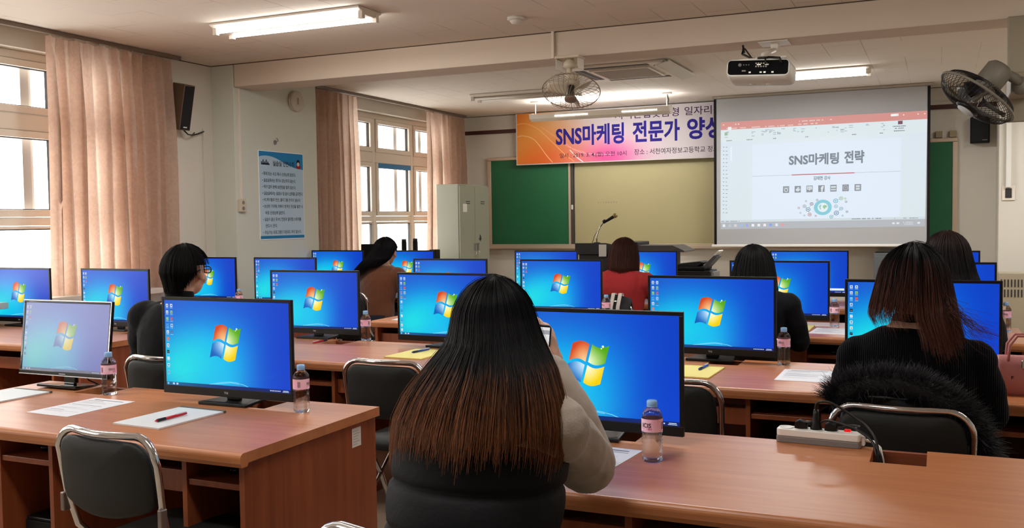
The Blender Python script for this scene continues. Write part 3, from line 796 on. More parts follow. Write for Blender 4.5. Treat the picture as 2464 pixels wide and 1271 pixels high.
MB().lathe([(.028, -.02), (.034, -.035), (.05, -.05), (.052, -.075), (.03, -.09)][::-1], 24).build('swivel', M_CREAMP, cf)
head = bpy.data.objects.new('fan_head', None); COL.objects.link(head); head.parent = cf
fr_ = MB(); ax = Vector((.10, -.46, -.88)).normalized()
Mh = look(ax).to_4x4(); Mh.translation = Vector((.02, -.03, -.262))
head.matrix_local = Mh
MB().lathe([(.03, -.155), (.052, -.14), (.06, -.09), (.055, -.05), (.03, -.045)], 24).build('motor', M_CREAMP, head)
MB().lathe([(.022, -.045), (.024, .02), (.03, .03), (.03, .055)], 20).build('hub', mat('fan_hub', (58, 50, 44), .4), head)
b_ = MB(); blades(b_, .185, 3); b_.build('blades', M_CREAMP, head, solid=.002)
c_ = MB(); cage(c_, .215, .07, 30, .0018); c_.build('cage', M_WIRE, head)
MB().lathe([(.046, .066), (.046, .074), (.03, .079)], 28).build('badge', mat('fan_badge', (128, 108, 92), .4), head)
MB().tube([(0, -.01, -.09), (.0, -.02, -.16)], .02, 10).build('neck', M_CREAMP, cf)
MB().box(-.15, -.13, -.02, .0, 0, .2).build('conduit', M_PVC, cf, loc=(-.0, .026, 0))

wfn = thing('wall_fan', 'dark caged wall fan tilted down at the top right corner', 'fan', (.19, 6.25, 2.075))
M_FG = mat('fan_grey', (112, 106, 94), .5)
ax = Vector((-.60, -.16, -.78)).normalized()
h2 = bpy.data.objects.new('fan_head', None); COL.objects.link(h2); h2.parent = wfn; h2.matrix_local = look(ax).to_4x4()
c_ = MB(); cage(c_, .232, .085, 54, .0018); c_.build('cage', mat('black_cage_wire', (24, 22, 22), .35, metal=.3), h2)
MB().tube([(.234 * cos(2 * pi * k / 48), .234 * sin(2 * pi * k / 48), 0) for k in range(48)], .008, 6, closed=True).build('cage_ring', M_FG, h2)
b_ = MB(); blades(b_, .19, 3); b_.build('blades', mat('smoked_blades', (40, 38, 40), .3), h2, solid=.002)
MB().lathe([(.07, .078), (.07, .09), (.05, .1)], 28).build('badge_rim', M_BLACK, h2)
MB().lathe([(.052, .1), (.05, .105)], 28).build('badge', mat('silver_badge', (200, 204, 206), .3), h2)
MB().lathe([(.06, -.22), (.078, -.2), (.078, -.10), (.05, -.05), (.02, -.02), (.02, .03)], 24).build('motor', M_FG, h2)
MB().tube([(.13, .03, .14), (.20, .06, .10), (.24, .12, .06)], .03, 10).lathe([(.05, -.03), (.055, 0), (.05, .03)], 20, M=Matrix.Translation((.235, .10, .06)) @ Matrix.Rotation(pi / 2, 4, 'X')).build('pivot', M_FG, wfn)
MB().box(.18, .30, .08, .46, .02, .14).box(.18, .33, .44, .479, -.12, .53).build('wall_bracket', mat('bracket_beige', (150, 140, 120), .5), wfn, bevel=.008)

# ---------------------------------------------------------------- projector
pj = thing('projector', 'white ceiling projector with dark port panel and black cables', 'projector', (-1.08, 6.45, 2.335))
pj.rotation_euler = (radians(-3), radians(3.5), radians(-2))
def rrect(w, h, r, n=5):
    P = []
    for (cx, cy, a0) in ((w / 2 - r, h / 2 - r, 0), (-w / 2 + r, h / 2 - r, pi / 2), (-w / 2 + r, -h / 2 + r, pi), (w / 2 - r, -h / 2 + r, 3 * pi / 2)):
        for k in range(n + 1): P.append((cx + r * cos(a0 + k * pi / 2 / n), cy + r * sin(a0 + k * pi / 2 / n)))
    return P
body = MB(); rows = []
for (y, w, h, dz) in ((-.13, .40, .105, .012), (-.125, .405, .112, .010), (-.06, .415, .125, 0), (.06, .415, .13, -.006), (.12, .40, .12, -.004), (.13, .38, .10, -.004)):
    rows.append([(p[0], y, p[1] + dz) for p in rrect(w, h, .035)])
body.grid(rows, closed=True); n_ = len(rows[0])
body.add(rows[0], [tuple(range(n_))[::-1]]); body.add(rows[-1], [tuple(range(n_))])
body.build('casing', M_WHITEP, pj)
MB().prism(rrect(.385, .092, .02), -.134, -.1305, 'y').build('port_panel', mat('port_panel_black', (10, 10, 12), .7, spec=.08), pj, rot=(0, 0, 0), loc=(0, 0, .013))
PMT = mat('port_metal', (190, 186, 176), .35, metal=.3)
RX = Matrix.Rotation(pi / 2, 4, 'X')
for k in range(5):
    for z_ in (.038, .018): MB().lathe([(.0055, 0), (.0055, .004), (.003, .006)], 10, M=Matrix.Translation((-.01 + k * .016, -.1345, z_)) @ RX).build('port', PMT, pj)
for (xa, xb, za, zb) in ((-.005, .02, .026, .034), (.045, .07, .026, .034), (-.055, -.041, -.024, -.014), (.015, .029, -.024, -.014), (.04, .054, -.024, -.014), (.09, .104, -.024, -.014)): MB().box(xa, xb, -.138, -.1345, za, zb).build('port', PMT, pj)
kp = MB(); kp.lathe([(.011, 0), (.011, .002)], 16, M=Matrix.Translation((-.115, -.1345, .03)) @ Matrix.Rotation(pi / 2, 4, 'X'))
for k in range(3): kp.lathe([(.004, 0), (.004, .002)], 10, M=Matrix.Translation((-.09 + k * .016, -.1345, .03)) @ Matrix.Rotation(pi / 2, 4, 'X'))
kp.build('keypad', M_GREYP, pj)
MB().box(-.10, -.075, -.1365, -.1345, -.013, -.004).build('label_plate', M_GREYP, pj)
for x in (-.06, .05): MB().lathe([(.018, -.075), (.022, -.066), (.022, -.058)], 16, c=(x, .02, 0)).build('foot', M_WHITEP, pj)
for x in (-.16, .15): MB().lathe([(.014, .06), (.016, .066), (.010, .078)], 14, c=(x, -.05, 0)).build('mount_foot', M_BLACK, pj)
MB().lathe([(.05, .128), (.05, .15), (.042, .152)], 24, M=Matrix.Translation((.1, 0, 0)) @ Matrix.Rotation(-pi / 2, 4, 'X')).build('lens_ring', M_BLACK, pj)
pm = thing('projector_mount', 'white steel projector mount plate and arm under the beam', 'mount', (-1.06, 6.87, 2.6))
MB().box(-.10, .10, -.10, .10, -.008, -.001).build('plate', M_FIT, pm, bevel=.002)
MB().box(-.025, .025, -.025, .025, -.06, -.008).tube([(0, -.0, -.05), (-.01, -.42, -.145)], .016, 8).box(-.16, .14, -.45, -.40, -.180, -.168).tube([(-.05, -.42, -.16), (-.05, -.42, -.19)], .012, 8).build('arm', M_FIT, pm)
MB().tube([(-.21, .0, -.05), (-.21, -.05, -.012), (-.20, -.09, -.04), (-.22, -.03, -.065), (-.14, -.20, -.12), (-.06, -.42, -.175), (.05, -.55, -.185), (.12, -.585, -.20), (.13, -.59, -.235)], .008, 8).tube([(-.20, -.03, -.03), (-.12, -.2, -.13), (-.02, -.5, -.175), (.03, -.585, -.19), (.035, -.60, -.235)], .0055, 7).build('cable', M_BLACK, pm)

# ---------------------------------------------------------------- front of the room
lk = thing('steel_locker', 'grey-green two-door steel locker between the curtain and the chalkboard', 'locker', (-5.475, 10.69, 0))
MB().box(-.15, .15, -.41, .41, .04, 1.84).build('carcass', M_STEEL, lk, bevel=.006)
MB().box(-.14, .14, -.40, .40, 0, .04).build('plinth', M_BLACKM, lk)
for k, s_ in enumerate((-1, 1)):
    y0 = -.405 if s_ < 0 else .003; do = MB().box(.151, .170, y0, y0 + .402, .06, 1.82).build('door', M_STEEL, lk, bevel=.004)
    v_ = MB()
    for z_ in (1.60, 1.625): v_.box(.1702, .172, y0 + .16, y0 + .27, z_, z_ + .010)
    v_.build('vent_slots', M_GASKET, do)
    yh = y0 + .36 if s_ < 0 else y0 + .03
    MB().box(.1702, .20, yh, yh + .016, 1.02, 1.11).tube([(.19, yh + .008, 1.03), (.20, yh + .02, .99), (.192, yh - .005, .96), (.188, yh + .01, .93)], .003, 6).build('handle', M_CHROME, do)
MB().box(.1705, .1715, -.33, -.22, 1.50, 1.60).build('sticker', M_WHITEP, lk)
MB().prism([(.10, 1.16), (.14, 1.13), (.17, 1.16), (.155, 1.20), (.125, 1.22), (.12, 1.18)], .1705, .1715, 'x').build('peeled_mark', M_GASKET, lk)
gc = thing('metal_cabinet', 'low dark grey metal cabinet under the right end of the projection screen', 'cabinet', (-.36, 11.42, 0))
MB().box(-.31, .31, -.2, .2, .0, .975).build('body', mat('slate_steel', (84, 90, 90), .5), gc, bevel=.005)
MB().box(-.305, -.002, -.212, -.2005, .04, .94).build('door', mat('slate_steel', (84, 90, 90), .5), gc, bevel=.003)
MB().box(.002, .305, -.212, -.2005, .04, .94).build('door', mat('slate_steel', (84, 90, 90), .5), gc, bevel=.003)

pd = thing('lectern_desk', 'black teacher lectern desk with a grey side wing in front of the chalkboard', 'lectern', (-3.19, 9.55, 0))
M_SLATE = mat('charcoal_laminate', (24, 24, 26), .5)
MB().box(-.30, .30, -.06, .35, 0, 1.02).build('cabinet', M_SLATE, pd, bevel=.006)
MB().prism([(-.10, 1.02), (.37, 1.02), (.37, 1.10), (-.10, 1.14)], -.33, .02, 'x').build('sloped_top', M_SLATE, pd, bevel=.004)
MB().box(.14, .36, -.12, .32, 1.10, 1.15).build('console', M_BLACK, pd, bevel=.01)
MB().prism([(.30, 1.115), (.72, 1.115), (.84, 1.06), (.84, 1.045), (.30, 1.06)], -.10, .36, 'y').build('side_wing', mat('wing_grey', (66, 62, 60), .4), pd, bevel=.004)
MB().box(.30, .70, .02, .30, 0, 1.05).build('side_cabinet', M_SLATE, pd, bevel=.004)
MB().box(-.06, .02, -.112, -.105, 1.0, 1.125).build('paper_notice', M_WHITEP, pd)
mc = thing('gooseneck_microphone', 'microphone on a bent gooseneck stand above the lectern', 'microphone', (-3.30, 9.52, 1.13))
MB().lathe([(.04, 0), (.04, .012), (.012, .02)], 20).build('base', M_BLACK, mc)
MB().tube([(0, 0, .01), (0, 0, .08), (.02, 0, .14), (.05, 0, .20), (.09, 0, .235)], .006, 8).build('gooseneck', M_CHROME, mc)
MB().tube([(.075, 0, .225), (.10, 0, .245)], .02, 10).tube([(.10, 0, .235), (.15, 0, .262), (.19, 0, .285)], [.014, .016, .018], 12).build('handle', M_BLACK, mc)
MB().ell((.205, 0, .295), (.026, .026, .026)).build('head_grille', mat('brass_mesh', (150, 128, 84), .4, metal=.6), mc)
MB().tube([(-.06, .02, .0), (-.03, .01, .08), (.02, .005, .15), (.07, 0, .21), (.10, 0, .235)], .003, 6).build('cable', M_BLACK, mc)

pt = thing('printer_table', 'low grey table carrying the black printer', 'table', (-2.05, 9.20, 0))
MB().box(-.32, .32, -.25, .25, .70, .73).build('top', M_GREYP, pt, bevel=.003)
for sx in (-1, 1):
    for sy in (-1, 1): MB().box(sx * .29 - .015, sx * .29 + .015, sy * .22 - .015, sy * .22 + .015, 0, .70).build('leg', M_BLACKM, pt)
pr = thing('printer', 'black multifunction printer with a raised paper feeder beside the lectern', 'printer', (-2.17, 9.20, .73))
MB().box(-.22, .17, -.17, .17, 0, .155).build('body', M_BLACK, pr, bevel=.012)
MB().box(-.215, .12, -.165, .165, .158, .19).build('scanner_lid', M_BLACKM, pr, bevel=.01)
MB().prism([(-.20, .192), (.04, .192), (.10, .232), (.06, .24), (-.16, .215)], -.13, .13, 'y').build('document_feeder', M_BLACK, pr, bevel=.004)
MB().box(.171, .20, -.14, .14, .02, .14).build('side_door', M_GREYP, pr, bevel=.004)
MB().prism([(.08, .18), (.20, .30), (.225, .285), (.115, .165)], -.12, .12, 'y').build('input_tray', mat('tray_grey', (70, 70, 74), .5), pr, bevel=.003)
MB().prism([(.15, .262), (.235, .345), (.245, .338), (.162, .255)], -.10, .10, 'y').build('paper_stack', M_WHITEP, pr)

tt = thing('side_table', 'low table below the far window holding the old monitor and two dark canisters', 'table', (-5.30, 8.95, 0))
MB().box(-.42, .42, -.35, .35, .70, .73).build('top', M_WOODI, tt, bevel=.004)
for sx in (-1, 1):
    for sy in (-1, 1): MB().box(sx * .38 - .02, sx * .38 + .02, sy * .31 - .02, sy * .31 + .02, 0, .70).build('leg', M_BLACKM, tt)
om = thing('old_monitor', 'back of a black monitor on the table below the far window', 'monitor', (-5.42, 8.62, .73), .12)
MB().box(-.20, .20, -.02, .03, .12, .43).build('housing', M_BLACKM, om, bevel=.01)
MB().box(-.03, .03, .0, .04, .01, .2).box(-.12, .12, -.08, .1, 0, .015).build('stand', M_BLACKM, om)
for (x, y, h, lb) in ((-5.17, 8.72, .475, 'tall dark canister in front of the far window, the left one of the pair'), (-5.045, 8.74, .48, 'tall dark canister in front of the far window, the right one of the pair')):
    cn = thing('canister', lb, 'canister', (x, y, .73), group='dark canisters by the far window')
    MB().lathe([(.026, 0), (.027, .02), (.027, h - .03), (.024, h - .02)], 20).build('body', M_BLACKM, cn)
    MB().lathe([(.026, h - .02), (.026, h), (.02, h + .004)], 20).build('cap', mat('canister_cap', (52, 52, 56), .4), cn)
db = thing('desk_speaker', 'small dark speaker box at the right edge of the table below the far window', 'speaker', (-4.93, 8.95, .73))
MB().box(-.04, .04, -.05, .05, 0, .36).build('cabinet', M_BLACKM, db, bevel=.006)
MB().box(-.034, .034, -.056, -.0505, .03, .33).build('grille', mat('speaker_cloth', (20, 20, 22), .9), db, bevel=.002)
# ================================================================ FURNITURE
DZ = .73; DD = .745
def desk(x0, y0, w, notches, label, sticker=False):
    t = thing('computer_desk', label, 'desk', (x0, y0, 0), group='wooden computer desks in rows')
    # top: rounded front edge, notches for cables at the back
    pr_ = [(.57, DZ - .032), (.57, DZ)] + [(.016 - .016 * sin(a), DZ - .016 + .016 * cos(a)) for a in [k * pi / 10 for k in range(0, 6)]] + [(.001, DZ - .030), (.006, DZ - .042), (.030, DZ - .042), (.036, DZ - .032)]
    m = MB(); m.prism(pr_, -.012, w + .012, 'x')
    xs = [-.012]
    for n in notches: xs += [n - .07, n + .07]
    xs.append(w + .012)
    for a, b in zip(xs[0::2], xs[1::2]): m.box(a, b, .57, DD, DZ - .032, DZ)
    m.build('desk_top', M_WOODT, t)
    for x in (0, w - .02):
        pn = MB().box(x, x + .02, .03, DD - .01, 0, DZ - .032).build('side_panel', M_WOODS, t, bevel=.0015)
        if sticker and x > 0:
            A = Art(); A.rect(0, 0, .055, .066, (216, 212, 204), 0)
            for k in range(6): A.rect(.006, .054 - k * .009, .02 + R.uniform(.01, .028), .0552 - k * .009, (120, 116, 110), 1)
            st = A.build('asset_label', M_PRINT, lambda u, v, h: (w + .0006 + h, .585 + u, .615 + v), t)
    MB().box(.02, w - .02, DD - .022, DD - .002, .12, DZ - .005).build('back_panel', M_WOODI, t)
    mods = 2; mw = w / mods
    for i in range(mods):
        a = i * mw + (.02 if i == 0 else .01); d1 = i * mw + .56; e = (i + 1) * mw - (.02 if i == mods - 1 else .01)
        MB().box(d1, d1 + .018, .05, DD - .036, 0, DZ - .033).build('divider', M_WOODS, t, bevel=.001)
        if i < mods - 1: MB().box(mw - .009, mw + .009, .05, DD - .036, 0, DZ - .033).build('divider', M_WOODS, t, bevel=.001)
        MB().box(a + .002, d1 - .002, .07, .086, .572, .64).box(a + .002, d1 - .002, .086, .42, .572, .586).build('keyboard_tray', M_WOODS, t, bevel=.002)
        MB().box(d1 + .02, e - .002, .055, DD - .04, .603, .622).build('shelf', M_WOODS, t, bevel=.002)
    return t
RN = [.36, 1.20]; MN = [.44, 1.24]
ROWS = {1: 2.145, 2: 3.74, 3: 5.42, 4: 7.12}
desk(-3.47, ROWS[1], 1.63, [.40, 1.20], 'wooden computer desk at the lower left with a white asset label on its end panel', True)
desk(-1.25, ROWS[1] - .02, 1.65, [.36, 1.15], 'nearest wooden desk at the lower right carrying the power strip')
desk(-5.92, ROWS[2], 1.62, [.57, 1.42], 'wooden desk by the window sill in the second row, left of the person in glasses')
desk(-3.47, ROWS[2], 1.63, MN, 'second-row wooden desk behind the lower left desk, with the red pen on it')
desk(-1.25, ROWS[2] - .05, 1.65, RN, 'second-row wooden desk in front of the person in the dark ribbed sweater')
desk(-5.92, ROWS[3], 1.62, [.57, 1.36], 'third-row wooden desk beside the pillar wall')
desk(-3.47, ROWS[3], 1.63, MN, 'third-row wooden desk in the middle block, white paper on its left part')
desk(-1.25, ROWS[3], 1.65, RN, 'third-row wooden desk in the right block, with a mouse on its shelf')
desk(-5.92, ROWS[4], 1.62, [.57, 1.36], 'fourth-row wooden desk in front of the person in the brown sweater')
desk(-3.47, ROWS[4], 1.63, MN, 'fourth-row wooden desk in front of the person in the red sweater')
desk(-1.25, ROWS[4], 1.65, RN, 'fourth-row wooden desk in the right block, closest to the projection screen')

# desktop pictures for the monitors
def lerp3(a, b, t): return tuple(a[i] * (1 - t) + b[i] * t for i in range(3))
def wall_col(u, v):
    c = lerp3((0, 66, 204), (24, 80, 204), max(0, 1 - abs(u - .12) * 1.2) * v)
    g = exp(-((u - .38) / .40) ** 2 - ((v - .38) / .46) ** 2); c = lerp3(c, (0, 172, 242), min(1, g * 1.1))
    g2 = exp(-((u - .16) / .30) ** 2 - ((v - .20) / .40) ** 2); c = lerp3(c, (24, 222, 230), min(1, g2))
    g3 = exp(-((u - .45) / .24) ** 2 - ((v - .05) / .28) ** 2); c = lerp3(c, (20, 196, 240), min(1, g3 * .8))
    r_ = exp(-((u - .95) / .22) ** 2 - ((v - .35) / .6) ** 2); c = lerp3(c, (4, 60, 200), min(1, r_ * .7))
    e = max(0, u - .75) * 1.3 * max(0, v - .3); c = lerp3(c, (16, 50, 170), min(1, e))
    return c
def flag(A, cx, cy, s):
    H_, W_ = .335 * s, .345 * s; gap = .013 * s; am = .026 * s
    cols = {(0, 1): ((212, 72, 30), (255, 214, 150)), (1, 1): ((84, 168, 22), (246, 255, 214)), (0, 0): ((10, 96, 190), (214, 244, 255)), (1, 0): ((248, 208, 0), (255, 255, 226))}
    for (i, j), (co, ci) in cols.items():
        def warp(u, v, i=i, j=j):
            s_ = (u - 1) if i == 0 else u; t_ = (v - 1) if j == 0 else v
            x = s_ * W_ / 2 + (gap if i else -gap); 
            w_ = am * sin(-pi * s_)
            y = t_ * H_ / 2 + w_ + (gap * 1.15 if j else -gap * 1.15) - s_ * .006 * s
            if j == 0: w2 = am * sin(-pi * s_); y = t_ * H_ / 2 + w2 - gap * 1.15 - s_ * .006 * s
            return (cx + x + (y) * .26, cy + y)
        def fc(u, v, i=i, j=j, co=co, ci=ci):
            uu = (1 - u) if i == 0 else u; vv = (1 - v) if j == 0 else v
            d_ = min(1, sqrt(uu * uu + vv * vv) / 1.1)
            return lerp3(ci, co, d_ ** 1.25)
        A.field(0, 0, 1, 1, 10, 8, fc, 3, warp)
    A.disc(cx + .215 * s * .78, cy + .165 * s, .012 * s, .012 * s, (220, 250, 190), 5, 12); A.disc(cx + .195 * s * .78, cy + .145 * s, .007 * s, .007 * s, (230, 250, 200), 5, 10)
def desktop_art(sw, sh, variant, veil=0.0):
    A = Art(); r = random.Random(variant * 13 + 5)
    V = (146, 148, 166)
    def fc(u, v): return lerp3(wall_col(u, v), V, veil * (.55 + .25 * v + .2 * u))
    A.field(0, 0, sw, sh, 40, 22, fc, 0)
    fl = Art(); flag(fl, sw * .5, sh * .525, sh)
    for (vs, fs, col, ly) in fl.items:
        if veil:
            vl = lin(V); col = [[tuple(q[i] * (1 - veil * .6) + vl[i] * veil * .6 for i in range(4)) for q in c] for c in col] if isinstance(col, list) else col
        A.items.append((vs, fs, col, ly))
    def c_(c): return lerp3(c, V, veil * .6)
    # light arcs
    for (P, w_, c2) in (([(.36, .035), (.44, .062), (.52, .082), (.58, .078), (.64, .058), (.70, .02)], .007, (120, 216, 246)), ([(.36, .04), (.46, .058), (.54, .074), (.60, .062)], .003, (190, 240, 250)), ([(.05, .06), (.12, .105), (.19, .14), (.27, .165)], .0018, (60, 170, 190)), ([(.60, .07), (.72, .105), (.80, .14), (.9, .2)], .0022, (30, 104, 214)), ([(.08, .08), (.2, .3), (.3, .5)], .0014, (60, 200, 230))):
        Q = []
        for i in range(len(P) - 1):
            for k in range(4): tt = k / 4; Q.append((P[i][0] * (1 - tt) + P[i + 1][0] * tt, P[i][1] * (1 - tt) + P[i + 1][1] * tt))
        A.line([(x * sw, y * sh) for x, y in Q + [P[-1]]], w_ * sh, c_(c2), 1)
    # taskbar
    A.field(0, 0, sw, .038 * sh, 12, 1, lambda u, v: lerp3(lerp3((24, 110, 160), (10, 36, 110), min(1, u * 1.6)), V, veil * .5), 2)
    A.disc(.012 * sh + .006, .019 * sh, .014 * sh, .014 * sh, c_((120, 190, 230)), 4, 14)
    for k in range(2): A.rect((.055 + .03 * k) * sw, .008 * sh, (.072 + .03 * k) * sw, .03 * sh, c_((190, 214, 230)), 4)
    for k in range(7): A.rect((.845 + .012 * k) * sw, .012 * sh, (.852 + .012 * k) * sw, .024 * sh, c_((206, 220, 240)), 4)
    A.rect(.945 * sw, .020 * sh, .985 * sw, .027 * sh, c_((200, 214, 236)), 4); A.rect(.940 * sw, .008 * sh, .988 * sw, .014 * sh, c_((200, 214, 236)), 4)
    pal = [(232, 238, 244), (214, 226, 236), (120, 196, 236), (240, 240, 236), (96, 170, 230), (226, 234, 240), (60, 140, 220), (30, 30, 36), (224, 120, 60), (150, 200, 80)]
    n1 = [11, 10, 7, 12][variant % 4]; n2 = [5, 3, 2, 5][variant % 4]
    ih = .030 * sh * 1.2
    for col_, n_ in ((0, n1), (1, n2)):
        for k in range(n_):
            x = (.014 + .036 * col_) * sw; y = sh * (.955 - .078 * k) - ih * .5
            c0 = pal[r.randrange(len(pal))] if k > 1 else pal[k]
            if col_ == 1: c0 = [(236, 240, 244), (150, 200, 80), (206, 80, 60), (200, 214, 226), (70, 110, 180)][k]
            A.rect(x, y - ih * .5, x + ih * .95, y + ih * .5, c_(c0), 4)
            if k % 3 == 0: A.disc(x + ih * .5, y, ih * .3, ih * .3, c_((40, 120, 200)), 5, 10)
            elif k % 3 == 1: A.rect(x + ih * .25, y - ih * .3, x + ih * .7, y + ih * .15, c_((120, 130, 140)), 5)
            else: A.line([(x + ih * .2, y - ih * .25), (x + ih * .75, y + ih * .3)], ih * .14, c_((90, 150, 220)), 5)
            A.rect(x - ih * .1, y - ih * .92, x + ih * 1.05, y - ih * .74, c_((150, 196, 226)), 4)
    if variant == 9: pass
    return A
def monitor(label, variant=0, w=.597, h=.362, chin=.030, brand='TG', gloss=False, veil=0.0, clear=.029, back=.0):
    t = thing('monitor', label, 'monitor', (0, 0, 0), group='desktop monitors showing the same blue desktop')
    zb = clear; z1 = zb + h
    m_ = mat('glossy_black', (10, 10, 12), .12, coat=.6) if gloss else M_BLACK
    hs = MB(); sd_ = .012; tp = .012
    y0, y1 = -.032, -.018
    hs.box(-w / 2, w / 2, y0 + .003, y1, zb, z1)
    hs.box(-w / 2, -w / 2 + sd_, y0, y0 + .003, zb + chin, z1 - tp); hs.box(w / 2 - sd_, w / 2, y0, y0 + .003, zb + chin, z1 - tp)
    hs.box(-w / 2, w / 2, y0, y0 + .003, z1 - tp, z1); hs.box(-w / 2, w / 2, y0 - .001, y0 + .003, zb, zb + chin)
    hs.prism([(-w / 2 + .03, zb + .02), (w / 2 - .03, zb + .02), (w / 2 - .03, z1 - .03), (-w / 2 + .03, z1 - .03)], y1, y1 + .022, 'y')
    hs.build('housing', m_, t, bevel=.0015)
    sw, sh = w - 2 * sd_, h - tp - chin
    A = desktop_art(sw, sh, variant, veil)
    if variant == 2: A.rect(.77 * sw, .06 * sh, .965 * sw, .11 * sh, (236, 240, 240), 5); A.rect(.79 * sw, .08 * sh, .80 * sw, .09 * sh, (90, 150, 120), 6)
    A.build('screen', M_SCREENG if gloss else M_SCREEN, lambda u, v, hh: (-sw / 2 + u, y0 + .0016 - hh * .5, zb + chin + v), t)
    B = Art()
    if brand: B.text(brand, -.009, zb + chin * .5 - .004, .009, zb + chin * .5 + .004, (190, 192, 194), 2, .03)
    else: B.rect(-.018, zb + chin * .4, .018, zb + chin * .6, (190, 192, 196), 1)
    B.build('brand_mark', M_PRINT, lambda u, v, hh: (u, y0 - .0012 - hh, v), t)
    MB().box(-.03, .03, .004, .02, .012, zb + .12).build('neck', m_, t, bevel=.003)
    MB().prism([(-.11, -.06), (.11, -.06), (.085, .09), (-.085, .09)], 0, .012, 'z').build('stand_base', m_, t, bevel=.003)
    MB().tube([(.02, .012, .10), (.06, .05, .03), (.05, .12, .006), (.02, .16, .004)], .003, 6).build('cable', M_BLACK, t)
    if gloss:
        e_ = .0035
        MB().box(-w / 2, w / 2, y0 - .0018, y0 - .0005, z1 - e_, z1).box(w / 2 - e_, w / 2, y0 - .0018, y0 - .0005, zb, z1 - e_).box(-w / 2, w / 2 - e_, y0 - .0018, y0 - .0012, zb, zb + e_).build('silver_edge', M_CHROME, t)
    return t
MG = 'desktop monitors showing the same blue desktop'
protos = [monitor('big monitor on the lower left desk behind the pad with the red pen', 0), monitor('x', 1), monitor('x', 2), monitor('x', 3)]
def place(p, x, y, rz, label, z=DZ):
    first = protos[p]
    if not first.get('used'):
        first['used'] = 1; first.location = (x, y, z); first.rotation_euler = (0, 0, rz); first['label'] = label; return first
    o = dup(first, (x, y, z), rz, label, MG); return o
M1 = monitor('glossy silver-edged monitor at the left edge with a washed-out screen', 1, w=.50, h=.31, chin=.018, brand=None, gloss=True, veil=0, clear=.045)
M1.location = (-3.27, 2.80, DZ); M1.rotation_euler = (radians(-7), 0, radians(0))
place(0, -2.376, 2.755, radians(0), 'big monitor on the lower left desk, behind the pad with the red pen')
place(0, -0.968, 2.720, radians(-2), 'largest monitor, at the right of the person with long dark brown-tipped hair')
place(1, -3.264, 4.520, radians(2), 'second-row monitor just right of the person in glasses, a bottle at its right')
place(3, -2.350, 4.405, radians(-3), 'second-row monitor half hidden by the long-haired person, yellow pad below it')
place(0, -0.962, 4.385, radians(-2.5), 'second-row monitor right of centre, a bottle and papers at its right')
place(1, -0.070, 4.293, radians(0), 'second-row monitor hidden in the middle by the person in the dark ribbed sweater')
place(1, -4.734, 4.460, radians(-2), 'second-row monitor in front of the near curtain, left of the person in glasses')
place(1, -5.600, 4.460, radians(0), 'second-row monitor at the left edge in front of the bright window')
place(1, -3.213, 6.080, radians(0), 'third-row monitor whose top shows just above the half-hidden second-row monitor')
place(1, -2.341, 6.030, radians(-1), 'third-row monitor left of the person in the red sweater')
place(1, -0.902, 6.012, radians(0), 'third-row monitor right of the straight-haired black-haired person')
place(1, -0.013, 5.914, radians(0), 'third-row monitor at the right, partly behind the person in the ribbed sweater')
place(3, -4.745, 6.180, radians(1), 'pale third-row monitor left of the second-row monitor, beside the pillar')
place(1, -5.530, 6.180, radians(0), 'third-row monitor directly right of the person in glasses')
place(0, -5.382, 7.830, radians(1), 'fourth-row monitor left of the person in the brown sweater')
place(1, -4.600, 7.830, radians(0), 'fourth-row monitor right of the person in the brown sweater')
place(3, -3.160, 7.780, radians(0), 'fourth-row monitor peeping over the third-row one left of the lectern')
place(0, -2.271, 7.730, radians(0), 'fourth-row monitor right of the person in the red sweater')
place(2, -0.946, 7.830, radians(0), 'fourth-row monitor under the projection screen with a small white search box')
place(0, -0.032, 7.774, radians(0), 'rearmost monitor at the right, only its top corner showing')

